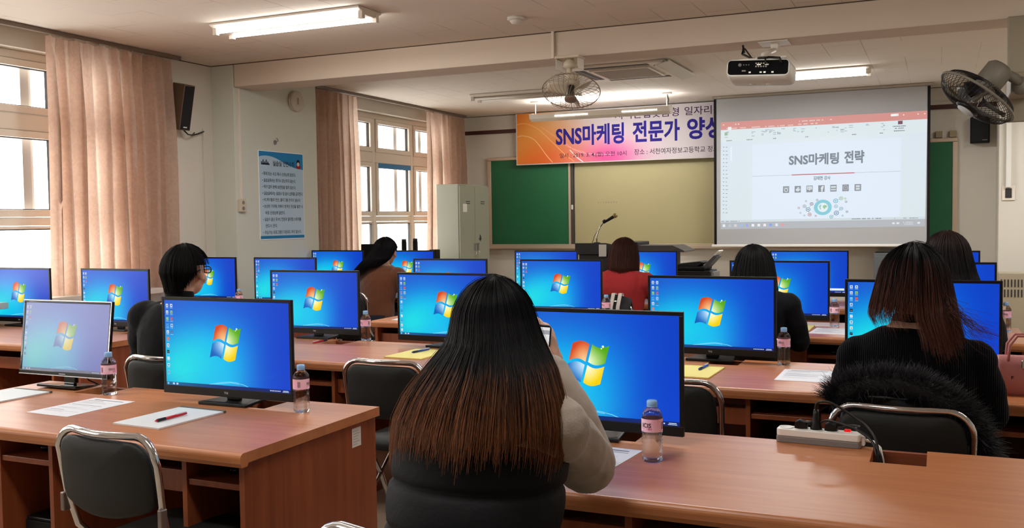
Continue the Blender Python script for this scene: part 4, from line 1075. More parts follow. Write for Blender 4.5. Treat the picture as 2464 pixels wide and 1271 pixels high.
# ---------------------------------------------------------------- chairs
def chair(label):
    t = thing('chair', label, 'chair', (0, 0, 0), group='black vinyl and chrome chairs')
    zt = .815; hw = .198
    # chrome tube: inverted U around the backrest, running down to the front feet
    def side(s):
        return [(s * hw, -.012, zt - .075), (s * (hw - .004), .005, .62), (s * (hw - .012), .03, .52), (s * (hw - .02), .10, .44), (s * (hw - .01), .22, .28), (s * (hw + .002), .36, .02)]
    L_ = side(-1)[::-1]; Rr = side(1)
    arc = []
    for k in range(1, 7):
        a = pi - k * pi / 12; arc.append((-hw + .07 + .07 * cos(a), -.018, zt - .07 + .07 * sin(a)))
    arc2 = [(-p[0], p[1], p[2]) for p in arc[::-1]]
    mid = [(x, -.018 - .028 * (1 - (x / .128) ** 2), zt + .002) for x in (-.09, -.045, 0, .045, .09)]
    MB().tube(L_ + arc + mid + arc2 + Rr, .0108, 10).build('tube_frame', M_CHROME, t)
    # padded backrest
    P = []
    for k in range(7): a = pi / 2 - k * pi / 12; P.append((.118 + .062 * cos(a), zt - .075 + .062 * sin(a)))
    P += [(.184, .70), (.182, .635)]
    for k in range(0, 9): x = .17 - .34 * k / 8; P.append((x, .612 - .035 * (1 - (x / .17) ** 2)))
    P += [(-.182, .635), (-.184, .70)]
    for k in range(7): a = pi - k * pi / 12; P.append((-.118 + .062 * cos(a), zt - .075 + .062 * sin(a)))
    P = P[::-1]
    m = MB(); yb = lambda x, z: -.026 * (1 - (x / .19) ** 2) - .012 + (.7 - z) * .09
    c_ = (0, .715); n = len(P)
    def ringp(s_, d_): return [(c_[0] + (p[0] - c_[0]) * s_, yb(p[0] * s_, c_[1] + (p[1] - c_[1]) * s_) + d_, c_[1] + (p[1] - c_[1]) * s_) for p in P]
    rows = [ringp(s_, d_) for s_, d_ in ((.02, -.016), (.3, -.016), (.6, -.0155), (.9, -.013), (.98, -.008), (1.0, .0), (.98, .012), (.9, .02), (.6, .024), (.3, .025), (.02, .025))]
    m.grid(rows, closed=True, flip=True); m.add(rows[0], [tuple(range(n))]); m.add(rows[-1], [tuple(range(n))[::-1]])
    m.build('backrest', M_VINYL, t)
    # seat pad
    Q = rrect(.40, .39, .07, 6); rows = [[(p[0] * s_, .235 + p[1] * s_, z_ + .008 * (1 - s_)) for p in Q] for s_, z_ in ((.6, .425), (.97, .425), (1, .435), (1, .452), (.96, .465), (.6, .470))]
    m = MB(); m.grid(rows, closed=True); nn_ = len(Q); m.add(rows[0], [tuple(range(nn_))[::-1]]); m.add(rows[-1], [tuple(range(nn_))])
    m.build('seat', M_VINYL, t)
    MB().tube([(-.178, .06, .418), (-.178, .42, .418)], .009, 8).tube([(.178, .06, .418), (.178, .42, .418)], .009, 8).tube([(-.178, .40, .41), (.178, .40, .41)], .008, 8).build('seat_rail', M_CHROME, t)
    for s in (-1, 1):
        lg = MB().tube([(s * .185, .38, .42), (s * .185, .30, .35), (s * .187, .02, .10), (s * .188, -.04, .02)], .0095, 8).build('rear_leg', M_CHROME, t)
        MB().lathe([(.013, 0), (.013, .022)], 12, c=(s * .188, -.042, 0)).build('rubber_foot', M_BLACK, lg)
        MB().lathe([(.014, 0), (.014, .022)], 12, c=(s * (hw + .002), .362, 0)).build('rubber_foot', M_BLACK, t)
        MB().box(s * .2 - .008, s * .2 + .008, -.012, .010, .565, .62).build('hinge', mat('dull_steel', (130, 118, 112), .35, metal=.7), t, bevel=.003)
    return t
CG = 'black vinyl and chrome chairs'
ch0 = chair('empty black chair pushed in at the lower left desk'); ch0.location = (-2.12, 1.95, 0); ch0.rotation_euler = (0, 0, radians(-4))
def put_chair(x, y, rz, lb): return dup(ch0, (x, y, 0), rz, lb, CG)
put_chair(-.90, 1.50, radians(-3), 'chair under the long-haired person, only its top corner showing at the bottom edge')
put_chair(-2.09, 3.36, radians(-2), 'empty black chair left of the long-haired person, in front of the yellow pad')
put_chair(-.885, 3.31, radians(-4), 'empty black chair seen beside the largest monitor, under the yellow pad')
put_chair(-.105, 3.05, radians(-3), 'chair of the person in the ribbed sweater, hung with a fur-trimmed coat')
put_chair(-3.09, 3.13, radians(-4), 'chair behind the person in glasses')
put_chair(-4.42, 6.55, radians(-3), 'chair behind the person in the brown sweater')
put_chair(-2.14, 6.33, radians(0), 'chair of the person in the red sweater with a dark striped jacket over it')
put_chair(-.90, 4.72, radians(0), 'chair of the straight-haired person in black')
put_chair(-.02, 4.72, radians(0), 'chair of the brown-haired person behind the person in the ribbed sweater')

# ---------------------------------------------------------------- things on the desks
M_PET = bpy.data.materials.new('clear_plastic_bottle'); M_PET.use_nodes = True
b = M_PET.node_tree.nodes['Principled BSDF']; b.inputs['Base Color'].default_value = (.97, .985, .99, 1); b.inputs['Roughness'].default_value = .02
b.inputs['Transmission Weight'].default_value = 1.0; b.inputs['IOR'].default_value = 1.34
N = M_PET.node_tree.nodes; L = M_PET.node_tree.links
lp = N.new('ShaderNodeBsdfTransparent'); ms = N.new('ShaderNodeMixShader'); ms.inputs[0].default_value = .42
L.new(b.outputs[0], ms.inputs[1]); L.new(lp.outputs[0], ms.inputs[2]); L.new(ms.outputs[0], N['Material Output'].inputs['Surface'])
M_CAP = mat('sky_blue_cap', (136, 184, 232), .4)
def bottle(label, word, txt=(26, 22, 40)):
    t = thing('water_bottle', label, 'bottle', (0, 0, 0), group='small water bottles with pink labels')
    P = [(.022, 0), (.027, .003), (.0285, .010)]
    z = .014
    while z < .074: P += [(.0287, z), (.0258, z + .0045)]; z += .009
    P += [(.0285, .079), (.0285, .121), (.0272, .130), (.022, .139), (.0155, .146), (.0125, .149), (.0125, .153)]
    MB().lathe(P, 28).build('bottle_body', M_PET, t)
    r0 = .0288
    A = Art()
    A.field(0, .083, 2 * pi * r0, .118, 36, 3, lambda u, v: lerp3((240, 178, 208), (250, 214, 230), .5 + .5 * cos(4 * pi * u) * v), 0)
    A.rect(0, .083, 2 * pi * r0, .087, (236, 226, 236), 1)
    for k in (0, 1):
        o_ = k * pi * r0
        A.text(word, o_ + .008, .0955, o_ + .034, .1075, txt, 3, .02); A.text('8.0', o_ + .026, .0895, o_ + .036, .0945, (200, 60, 130), 3, .02)
        A.rect(o_ + .010, .0915, o_ + .024, .0928, (200, 60, 120), 2); A.rect(o_ + .008, .0843, o_ + .038, .0862, (90, 84, 130), 2)
        for q in range(6): A.rect(o_ + .066 + q * .0018, .090, o_ + .0668 + q * .0018, .110, (60, 40, 60), 2)
        A.rect(o_ + .050, .1115, o_ + .061, .1135, (214, 214, 90), 2)
    A.build('label', M_PRINT, lambda u, v, h: ((r0 + h) * cos(u / r0), (r0 + h) * sin(u / r0), v), t)
    MB().lathe([(.0142, .148), (.0142, .151), (.0138, .152), (.0142, .153), (.0142, .163), (.0125, .1665)], 24).build('cap', M_CAP, t)
    return t
bt0 = bottle('water bottle in front of the largest monitor on the lower right desk', 'ICIS')
bt0.location = (-.713, 2.50, DZ); bt0.rotation_euler = (0, 0, radians(195 + 18))
bt1 = bottle('water bottle right of the second-row monitor, on the desk with the loose papers', '아이시스')
bt1.location = (-.633, 4.345, DZ); bt1.rotation_euler = (0, 0, radians(212))
BG = 'small water bottles with pink labels'
for (s_, x, y, a, lb) in ((bt1, -2.036, 2.715, 150, 'water bottle at the right of the big monitor on the lower left desk'), (bt1, -2.968, 2.735, 120, 'water bottle at the right of the washed-out monitor on the left'), (bt1, -2.925, 4.50, 200, 'water bottle right of the monitor on the middle second-row desk'),
                       (bt1, -.573, 5.95, 90, 'water bottle on the third-row desk in the right block'), (bt1, -1.985, 5.90, 200, 'water bottle in front of the person in the red sweater'), (bt1, -4.87, 5.75, 200, 'small distant bottle right of the monitor beside the person in glasses'), (bt1, .335, 5.95, 40, 'water bottle at the right edge of the third-row desk')):
    dup(s_, (x, y, DZ), radians(a), lb, BG)

def sheet(x, y, rz, label, seed, name='document_sheet', cat='paper', w=.21, h=.297, table=False):
    r = random.Random(seed); A = Art(); A.rect(0, 0, w, h, (226, 228, 234), 0)
    A.rect(.03, h - .032, w - .03, h - .024, (110, 112, 120), 1)
    yy = h - .05; k = 0
    while yy > .05:
        A.rect(.02, yy, .02 + r.uniform(.4, 1) * (w - .04), yy + (.0035 if k % 5 == 0 else .0018), (90, 92, 100) if k % 5 == 0 else (150, 152, 160), 1); yy -= .009 if k % 5 else .016; k += 1
        if r.random() < .12: yy -= .02
    o = A.build(name, M_PRINT, lambda u, v, hh: (u - w / 2, v - h / 2, .0012 + hh), mb=MB().box(-w / 2, w / 2, -h / 2, h / 2, .0002, .0011))
    o.location = (x, y, DZ); o.rotation_euler = (0, 0, rz)
    return tag(o, label, cat)
sheet(-2.858, 2.505, radians(-2), 'printed form sheet on the lower left desk in front of the washed-out monitor', 1)
sheet(-.885, 2.455, radians(-5), 'printed sheet under the forearm of the long-haired person', 2)
sheet(-.505, 4.07, radians(0), 'printed form sheet beside the bottle on the right second-row desk', 3)
sheet(-.565, 5.70, radians(-3), 'printed sheet on the third-row desk right of centre', 4)
sheet(-.285, 4.20, radians(-12), 'sheet edge poking out beside the sleeve of the person in the ribbed sweater', 5).location.z = DZ + .0016
sheet(-3.28, 5.66, radians(4), 'white sheet on the middle third-row desk', 6)
sheet(-5.5, 3.95, radians(3), 'white sheet on the second-row desk by the window', 7)
def pad(x, y, rz, label, rgb, w=.212, h=.30):
    t = thing('note_pad', label, 'note pad', (x, y, DZ), rz)
    MB().box(-w / 2, w / 2, -h / 2, h / 2, 0, .006).build('pages', mat('paper_%d' % rgb[2], rgb, .8), t, bevel=.0008)
    MB().box(-w / 2 - .0004, w / 2 + .0004, h / 2 - .012, h / 2 + .001, -.0 + .0002, .0068).build('binding', mat('pad_binding_%d' % rgb[2], (88, 92, 84) if rgb[2] > 200 else (206, 190, 96), .6), t)
    return t
pad(-2.395, 2.465, radians(-3), 'white note pad with a dark binding and the red pen on the lower left desk', (222, 226, 228))
pad(-3.33, 2.535, radians(-2), 'white note pad corner at the left edge of the lower left desk', (222, 226, 228))
pad(-3.33, 4.08, radians(-4), 'white note pad beside the big monitor, under the red and white pen', (222, 226, 228))
pad(-2.36, 4.10, radians(-2), 'yellow legal pad with a blue pen, left of the long-haired person', (226, 214, 130))
pad(-.965, 4.01, radians(-1), 'yellow legal pad with a blue pen, right of the largest monitor', (226, 214, 130))
pad(-.79, 5.78, radians(0), 'yellow pad corner on the third-row desk beside the printed sheet', (226, 214, 130))
def pen(x, y, rz, z, label, c1, c2, c3):
    t = thing('ballpoint_pen', label, 'pen', (x, y, z + .006), rz)
    MB().tube([(-.070, 0, 0), (-.060, 0, 0)], [.0012, .0045], 10).build('tip', mat('pen_%d%d%d' % c1, c1, .35), t)
    MB().tube([(-.060, 0, 0), (-.025, 0, 0)], .0052, 10).build('grip', mat('pen_%d%d%d' % c2, c2, .6), t)
    MB().tube([(-.025, 0, 0), (.055, 0, 0), (.070, 0, 0)], [.0050, .0046, .0036], 10).build('barrel', mat('pen_%d%d%d' % c1, c1, .35), t)
    MB().box(.02, .068, -.002, .002, .004, .0075).build('clip', mat('pen_%d%d%d' % c3, c3, .35), t)
    return t
pen(-2.367, 2.437, radians(88), DZ + .006, 'red pen with a black grip lying on the white pad', (196, 20, 36), (24, 22, 26), (226, 226, 230))
pen(-3.128, 4.355, radians(270), DZ, 'red and white pen lying beside the pad on the middle second-row desk', (206, 36, 40), (40, 20, 22), (236, 226, 226))
pen(-2.379, 4.155, radians(80), DZ + .006, 'blue pen with a dark grip on the left yellow pad', (40, 74, 160), (26, 28, 50), (196, 206, 220))
pen(-.935, 4.09, radians(86), DZ + .006, 'blue and white pen on the yellow pad right of the largest monitor', (36, 84, 190), (24, 26, 46), (220, 226, 236))

# power strip with three plugs
M_STRIPW = mat('strip_white', (238, 237, 232), .4)
pst = thing('power_strip', 'white and grey multi-socket power strip on the lower right desk', 'power strip', (-.318, 2.862, DZ), radians(-3.5))
MB().prism(rrect(.236, .054, .010), .0, .018, 'z').build('base', M_GREYP, pst, bevel=.002)
MB().prism(rrect(.234, .052, .010), .0185, .040, 'z').build('body', M_STRIPW, pst, bevel=.003)
for k in range(4):
    MB().lathe([(.0205, .0400), (.0205, .0418), (.0175, .0418), (.0170, .0405)], 28, c=(-.092 + k * .042, 0, 0)).build('socket_ring', M_STRIPW, pst)
MB().box(.066, .092, -.014, .014, .040, .0425).build('switch_frame', M_STRIPW, pst, bevel=.001)
MB().box(.070, .088, -.008, .008, .0426, .0485).build('rocker', mat('red_switch', (190, 10, 16), .25, emit=(220, 10, 10), estr=.6), pst, bevel=.002)
MB().box(.1175, .126, -.012, .012, .008, .034).tube([(.126, 0, .022), (.150, -.004, .020), (.170, -.03, .010), (.180, -.055, -.02), (.182, -.075, -.12)], .0045, 8).build('white_cord', M_STRIPW, pst)
plugs = [(-.050, 'a'), (-.008, 'b'), (.034, 'c')]
for k, (px, _) in enumerate(plugs):
    lb = ['leftmost black angled plug in the power strip', 'upright black plug in the middle of the power strip', 'black angled plug next to the red switch'][k]
    pg = thing('power_plug', lb, 'plug', (-.318 + px, 2.862 - px * .061, DZ + .0405), radians(-3.5), group='black plugs in the power strip')
    if k == 1:
        MB().lathe([(.017, .0), (.017, .006), (.011, .022), (.0085, .045), (.007, .058)], 20).build('plug_body', M_BLACK, pg)
        P = [(0, 0, .056), (.0, 0, .072), (.012, .0, .082), (.045, -.002, .080), (.10, -.012, .052), (.145, -.03, .025), (.175, -.06, -.02), (.178, -.085, -.10), (.17, -.09, -.16)]
    else:
        MB().prism([(-.018, 0), (.017, 0), (.018, .010), (.012, .020), (-.004, .026), (-.016, .020)], -.012, .012, 'y').tube([(.012, 0, .017), (.034, 0, .019)], [.007, .0048], 10).build('plug_body', M_BLACK, pg, bevel=.002)
        e = .034; dx = -px
        P = [(e, 0, .019), (e + .02, .001, .020), (e + .045, -.006, .020 if k == 2 else .030), (dx + .105, -.024, .016), (dx + .150, -.05, -.008), (dx + .168 + .006 * k, -.075, -.06), (dx + .165, -.085, -.16)]
    sm_ = []
    for i in range(len(P) - 1):
        for q in range(4):
            tt = q / 4; p0 = Vector(P[max(i - 1, 0)]); p1 = Vector(P[i]); p2 = Vector(P[i + 1]); p3 = Vector(P[min(i + 2, len(P) - 1)])
            sm_.append(.5 * ((2 * p1) + (-p0 + p2) * tt + (2 * p0 - 5 * p1 + 4 * p2 - p3) * tt * tt + (-p0 + 3 * p1 - 3 * p2 + p3) * tt ** 3))
    sm_.append(Vector(P[-1])); MB().tube(sm_, .0034, 8).build('cord', M_BLACK, pg)

# mice and computers in the desk bays
def mouse(x, y, z, lb):
    t = thing('computer_mouse', lb, 'mouse', (x, y, z), 0)
    m = MB(); m.ell((0, 0, .012), (.030, .052, .022)); m.build('shell', mat('gloss_black', (14, 14, 16), .2), t)
    MB().tube([(0, .05, .012), (.02, .09, .006), (-.02, .14, .004)], .002, 6).build('cord', M_BLACK, t)
mouse(-.53, 5.55, .622, 'black mouse on the shelf of the right third-row desk')
mouse(-1.98, 2.33, .622, 'black mouse in the shelf bay at the right end of the lower left desk')
mouse(-2.80, 2.33, .622, 'black mouse in the shelf bay left of the nearest empty chair')
def pc(x, y, lb):
    t = thing('computer_tower', lb, 'computer', (x, y, 0), group='black computer towers inside the desks')
    MB().box(-.085, .085, 0, .40, .02, .40).build('case', M_BLACK, t, bevel=.004)
    MB().box(-.08, .08, -.008, -.0005, .03, .39).build('front_panel', M_BLACKM, t, bevel=.003)
    g = MB()
    for k in range(4): g.box(-.07, .07, -.0100, -.0085, .20 + k * .035, .204 + k * .035)
    g.build('silver_bars', M_CHROME, t)
    MB().box(-.07, .07, .02, .38, 0, .02).build('feet', M_BLACKM, t)
pc(-2.775, 2.26, 'black computer tower with silver bars under the lower left desk, left of the chair')
pc(-1.97, 2.30, 'black computer tower at the right end under the lower left desk')
pc(-.53, 3.84, 'black computer tower under the right second-row desk')
pc(-2.775, 3.90, 'black computer tower under the middle second-row desk')
# ================================================================ PEOPLE
M_SKIN = mat('skin', (196, 150, 126), .5, sheen=.1, noise=.05, nscale=30)
M_HAIR = mat('hair', vcol='b', rough=.48, spec=.16)
M_EYE = mat('eye_white', (228, 224, 218), .2); M_IRIS = mat('iris', (30, 20, 16), .2)
def V3(p): return Vector(p)
def chain(m, P, rs, n=14):
    P = [V3(p) for p in P]
    m.tube(P, rs, n)
    for p, r in zip(P, rs): m.ell(p, (r, r, r), n, 8)
def loft(m, rings, n=24):
    rows = []
    for (z, cx, cy, a, b) in rings: rows.append([(cx + a * cos(2 * pi * k / n), cy + b * sin(2 * pi * k / n), z) for k in range(n)])
    m.grid(rows, closed=True); m.add(rows[0], [tuple(range(n))[::-1]]); m.add(rows[-1], [tuple(range(n))])
def remesh(o, vox, sm=4, disp=None):
    md = o.modifiers.new('one surface', 'REMESH'); md.mode = 'VOXEL'; md.voxel_size = vox; md.use_smooth_shade = True
    s_ = o.modifiers.new('soften', 'SMOOTH'); s_.factor = .5; s_.iterations = sm
    return o
def hand(m, w, d, nrm, side, curl=.5, spread=1.0, thumb_in=.3):
    # w wrist, d finger direction, nrm palm-facing direction, side +1 if the thumb is on the d x n side
    w = V3(w); d = V3(d).normalized(); nrm = V3(nrm); nrm = (nrm - d * nrm.dot(d)).normalized(); s_ = d.cross(nrm) * side
    L_ = [.070, .078, .072, .057]; tips = []
    for i in range(4):
        b0 = w + s_ * (.016 - .011 * i); b1 = w + d * (.083 - .004 * abs(i - 1)) + s_ * (.027 - .018 * i) * spread
        P = [b0, b1]; rr_ = [.017, .0105]; dd = (d + s_ * (.10 - .07 * i)).normalized(); p = b1
        for q, f in enumerate((.45, .32, .25)):
            c_ = curl * (.5 + .55 * q); dd = (dd * cos(c_) + nrm * sin(c_)).normalized(); p = p + dd * L_[i] * f
            P.append(p); rr_.append(.0092 - .0009 * q)
        chain(m, P, rr_, 10); tips.append(p)
    t0 = w + d * .012 + s_ * .016; t1 = w + d * .045 + s_ * .043 + nrm * .008; t2 = t1 + (d * .8 + s_ * .35 * (1 - thumb_in) + nrm * .45).normalized() * .034; t3 = t2 + (d * .9 + nrm * .3).normalized() * .027
    chain(m, [t0, t1, t2, t3], [.017, .0125, .0105, .009], 10)
    return tips
def person(label, loc, rz=0, fore=1.0, top=1.285, hx=0, lean=.14, build=1.0, arms=None, cloth=(20, 20, 22), cname='sweater', tr=(34, 36, 44), hands=None, vox=.0085, tilt=0, sleeve=1.0, cbump=0, turn=0, ribs=False, skin_mat=None, cmat=None, neckline=1.035, hand_vis=True, headfwd=.05):
    root = thing('person', label, 'person', (loc[0], loc[1], 0), rz)
    k = build; hc = Vector((hx, lean + headfwd, top - .115))
    cyf = lambda z: lean * max(0, (z - .5) / .52) ** 1.15
    cxf = lambda z: hx * .75 * max(0, (z - .6) / .45)
    sz = 1.0
    A_ = arms or {1: ((.168, 0, .945), (.225, .20, .76), (.14, .44, .79)), -1: ((-.168, 0, .945), (-.225, .20, .76), (-.14, .44, .79))}
    def torso(m, e, top_z):
        R_ = [(.44, .15, .12), (.50, .168, .125), (.60, .165, .118), (.72, .148, .105), (.82, .160, .112), (.90, .172, .112), (.955, .168, .098), (.99, .135, .080), (1.02, .085, .066), (1.05, .058, .058)]
        rings = [(z, cxf(z), cyf(z), a * k + e, b * (.9 + .1 * k) + e) for (z, a, b) in R_ if z <= top_z]
        loft(m, rings)
    def limbs(m, e, f=1.0, upto=2):
        for s_, (sh, el, wr) in A_.items():
            sh = V3(sh) + Vector((cxf(.97), lean * .93, 0)); el = V3(el); wr = V3(wr)
            c0 = Vector((cxf(.95) + s_ * .085, cyf(.95), sh.z + .022)); sh.z -= .014; m1 = sh.lerp(el, .5) + Vector((s_ * .006, 0, 0)); m2 = el.lerp(wr, .45)
            chain(m, [c0, sh, m1, el, m2, wr], [(.045 + e), (.056 * k * f + e), (.048 * k * f + e), (.042 * k * f * (1 + (fore - 1) * (f > 1)) + e), (.040 * k * f * (1 + (fore - 1) * (f > 1)) + e), (.029 * f * (1 + (fore - 1) * (f > 1) * .7) + e)])
    def legs(m, e, f=1.0):
        for s_ in (-1, 1):
            chain(m, [(s_ * .08, .02, .535), (s_ * .10, .22, .535), (s_ * .115, .42, .525)], [(.088 * f + e), (.075 * f + e), (.058 * f + e)])
            chain(m, [(s_ * .115, .42, .525), (s_ * .115, .42, .32), (s_ * .115, .40, .10)], [(.056 * f + e), (.052 * f + e), (.036 * f + e)])
    # body: one continuous surface
    m = MB(); torso(m, -.006, 1.06); limbs(m, -.004, .9); legs(m, -.006, .93)
    for s_ in (-1, 1): chain(m, [(s_ * .115, .40, .10), (s_ * .115, .44, .05), (s_ * .118, .54, .04)], [.034, .036, .03])
    chain(m, [(cxf(1.0), cyf(1.0), .98), (hx * .9, lean + headfwd * .45, 1.05), (hx, lean + headfwd * .8, top - .17)], [.052, .050, .050])
    Mh = Matrix.Translation(hc) @ Matrix.Rotation(turn, 4, 'Z') @ Matrix.Rotation(tilt, 4, 'Y')
    m.ell((0, -.008, .018), (.076, .095, .094), M=Mh); m.ell((0, .035, -.045), (.058, .058, .070), M=Mh); m.ell((0, .058, -.082), (.030, .032, .026), M=Mh)
    m.ell((0, .070, .030), (.055, .022, .03), M=Mh)
    m.add([(-.004, .088, .014), (.004, .088, .014), (-.017, .085, -.038), (.017, .085, -.038), (0, .118, -.034), (0, .09, -.045)], [(0, 1, 4), (0, 4, 2), (1, 3, 4), (2, 4, 5), (4, 3, 5), (0, 2, 5, 3, 1)], M=Mh)
    for s_ in (-1, 1):
        m.ell((s_ * .086, -.012, -.014), (.012, .021, .033), M=Mh @ Matrix.Rotation(s_ * .35, 4, 'Z')); m.ell((s_ * .044, .062, -.035), (.024, .022, .026), M=Mh)
    m.ell((0, .092, -.060), (.024, .010, .007), M=Mh); m.ell((0, .090, -.069), (.020, .010, .007), M=Mh)
    tips = {}
    for s_, (sh, el, wr) in A_.items():
        hd = (hands or {}).get(s_)
        if hd: tips[s_] = hand(m, wr, hd[0], hd[1], hd[2], hd[3])
        else:
            dd = (V3(wr) - V3(el)).normalized(); dd.z *= .2; hand(m, V3(wr), dd, (0, 0, -1), -s_, .25)
    bo = m.build('body', skin_mat or M_SKIN, root); remesh(bo, vox, 3)
    for s_ in (-1, 1):
        e_ = MB(); e_.ell((s_ * .031, .082, .008), (.0135, .012, .0105), 12, 8, M=Mh); e_.ell((s_ * .031, .0905, .008), (.006, .005, .006), 10, 6, mi=1, M=Mh); e_.build('eye', [M_EYE, M_IRIS], root)
        MB().tube([Mh @ Vector((s_ * .016, .096, .030)), Mh @ Vector((s_ * .032, .094, .035)), Mh @ Vector((s_ * .050, .082, .030))], .0032, 6).build('eyebrow', mat('brow', (26, 20, 18), .7), root)
    MB().ell((0, .0985, -.0635), (.020, .004, .0045), 14, 8, M=Mh).build('lips', mat('lips', (168, 92, 88), .45), root)
    # clothes
    cm = cmat or mat('cloth_%d_%d_%d' % cloth, cloth, .85, spec=.12, sheen=.05, bump=.15, bscale=160)
    m = MB(); torso(m, .012, 1.03); limbs(m, .010, sleeve)
    m.lathe([(.066, -.02), (.068, .022), (.058, .03)], 24, c=(hx * .8, lean + .015, neckline - .02))
    co = m.build(cname, cm, root); remesh(co, vox * 1.1, 4)
    tx = bpy.data.textures.get('folds') or bpy.data.textures.new('folds', 'CLOUDS'); tx.noise_scale = .09; tx.noise_depth = 2
    md = co.modifiers.new('folds', 'DISPLACE'); md.texture = tx; md.strength = .008 + cbump; md.mid_level = .5; md.texture_coords = 'LOCAL'
    m = MB(); loft(m, [(.43, 0, 0, .158 * k, .128), (.50, 0, 0, .176 * k, .134), (.62, 0, .01, .172 * k, .124)]); legs(m, .004, 1.02)
    to = m.build('trousers', mat('cloth_%d_%d_%d' % tr, tr, .85, spec=.2, bump=.2, bscale=200), root); remesh(to, .012, 3)
    for s_ in (-1, 1):
        sh_ = MB(); chain(sh_, [(s_ * .115, .385, .055), (s_ * .116, .47, .045), (s_ * .118, .565, .035)], [.042, .043, .034]); sh_.box(s_ * .116 - .038, s_ * .116 + .038, .35, .595, 0, .014)
        so_ = sh_.build('shoe', mat('shoe_dark', (32, 30, 30), .6), root); remesh(so_, .008, 3)
    return root, hc, Mh, cyf, cxf, tips

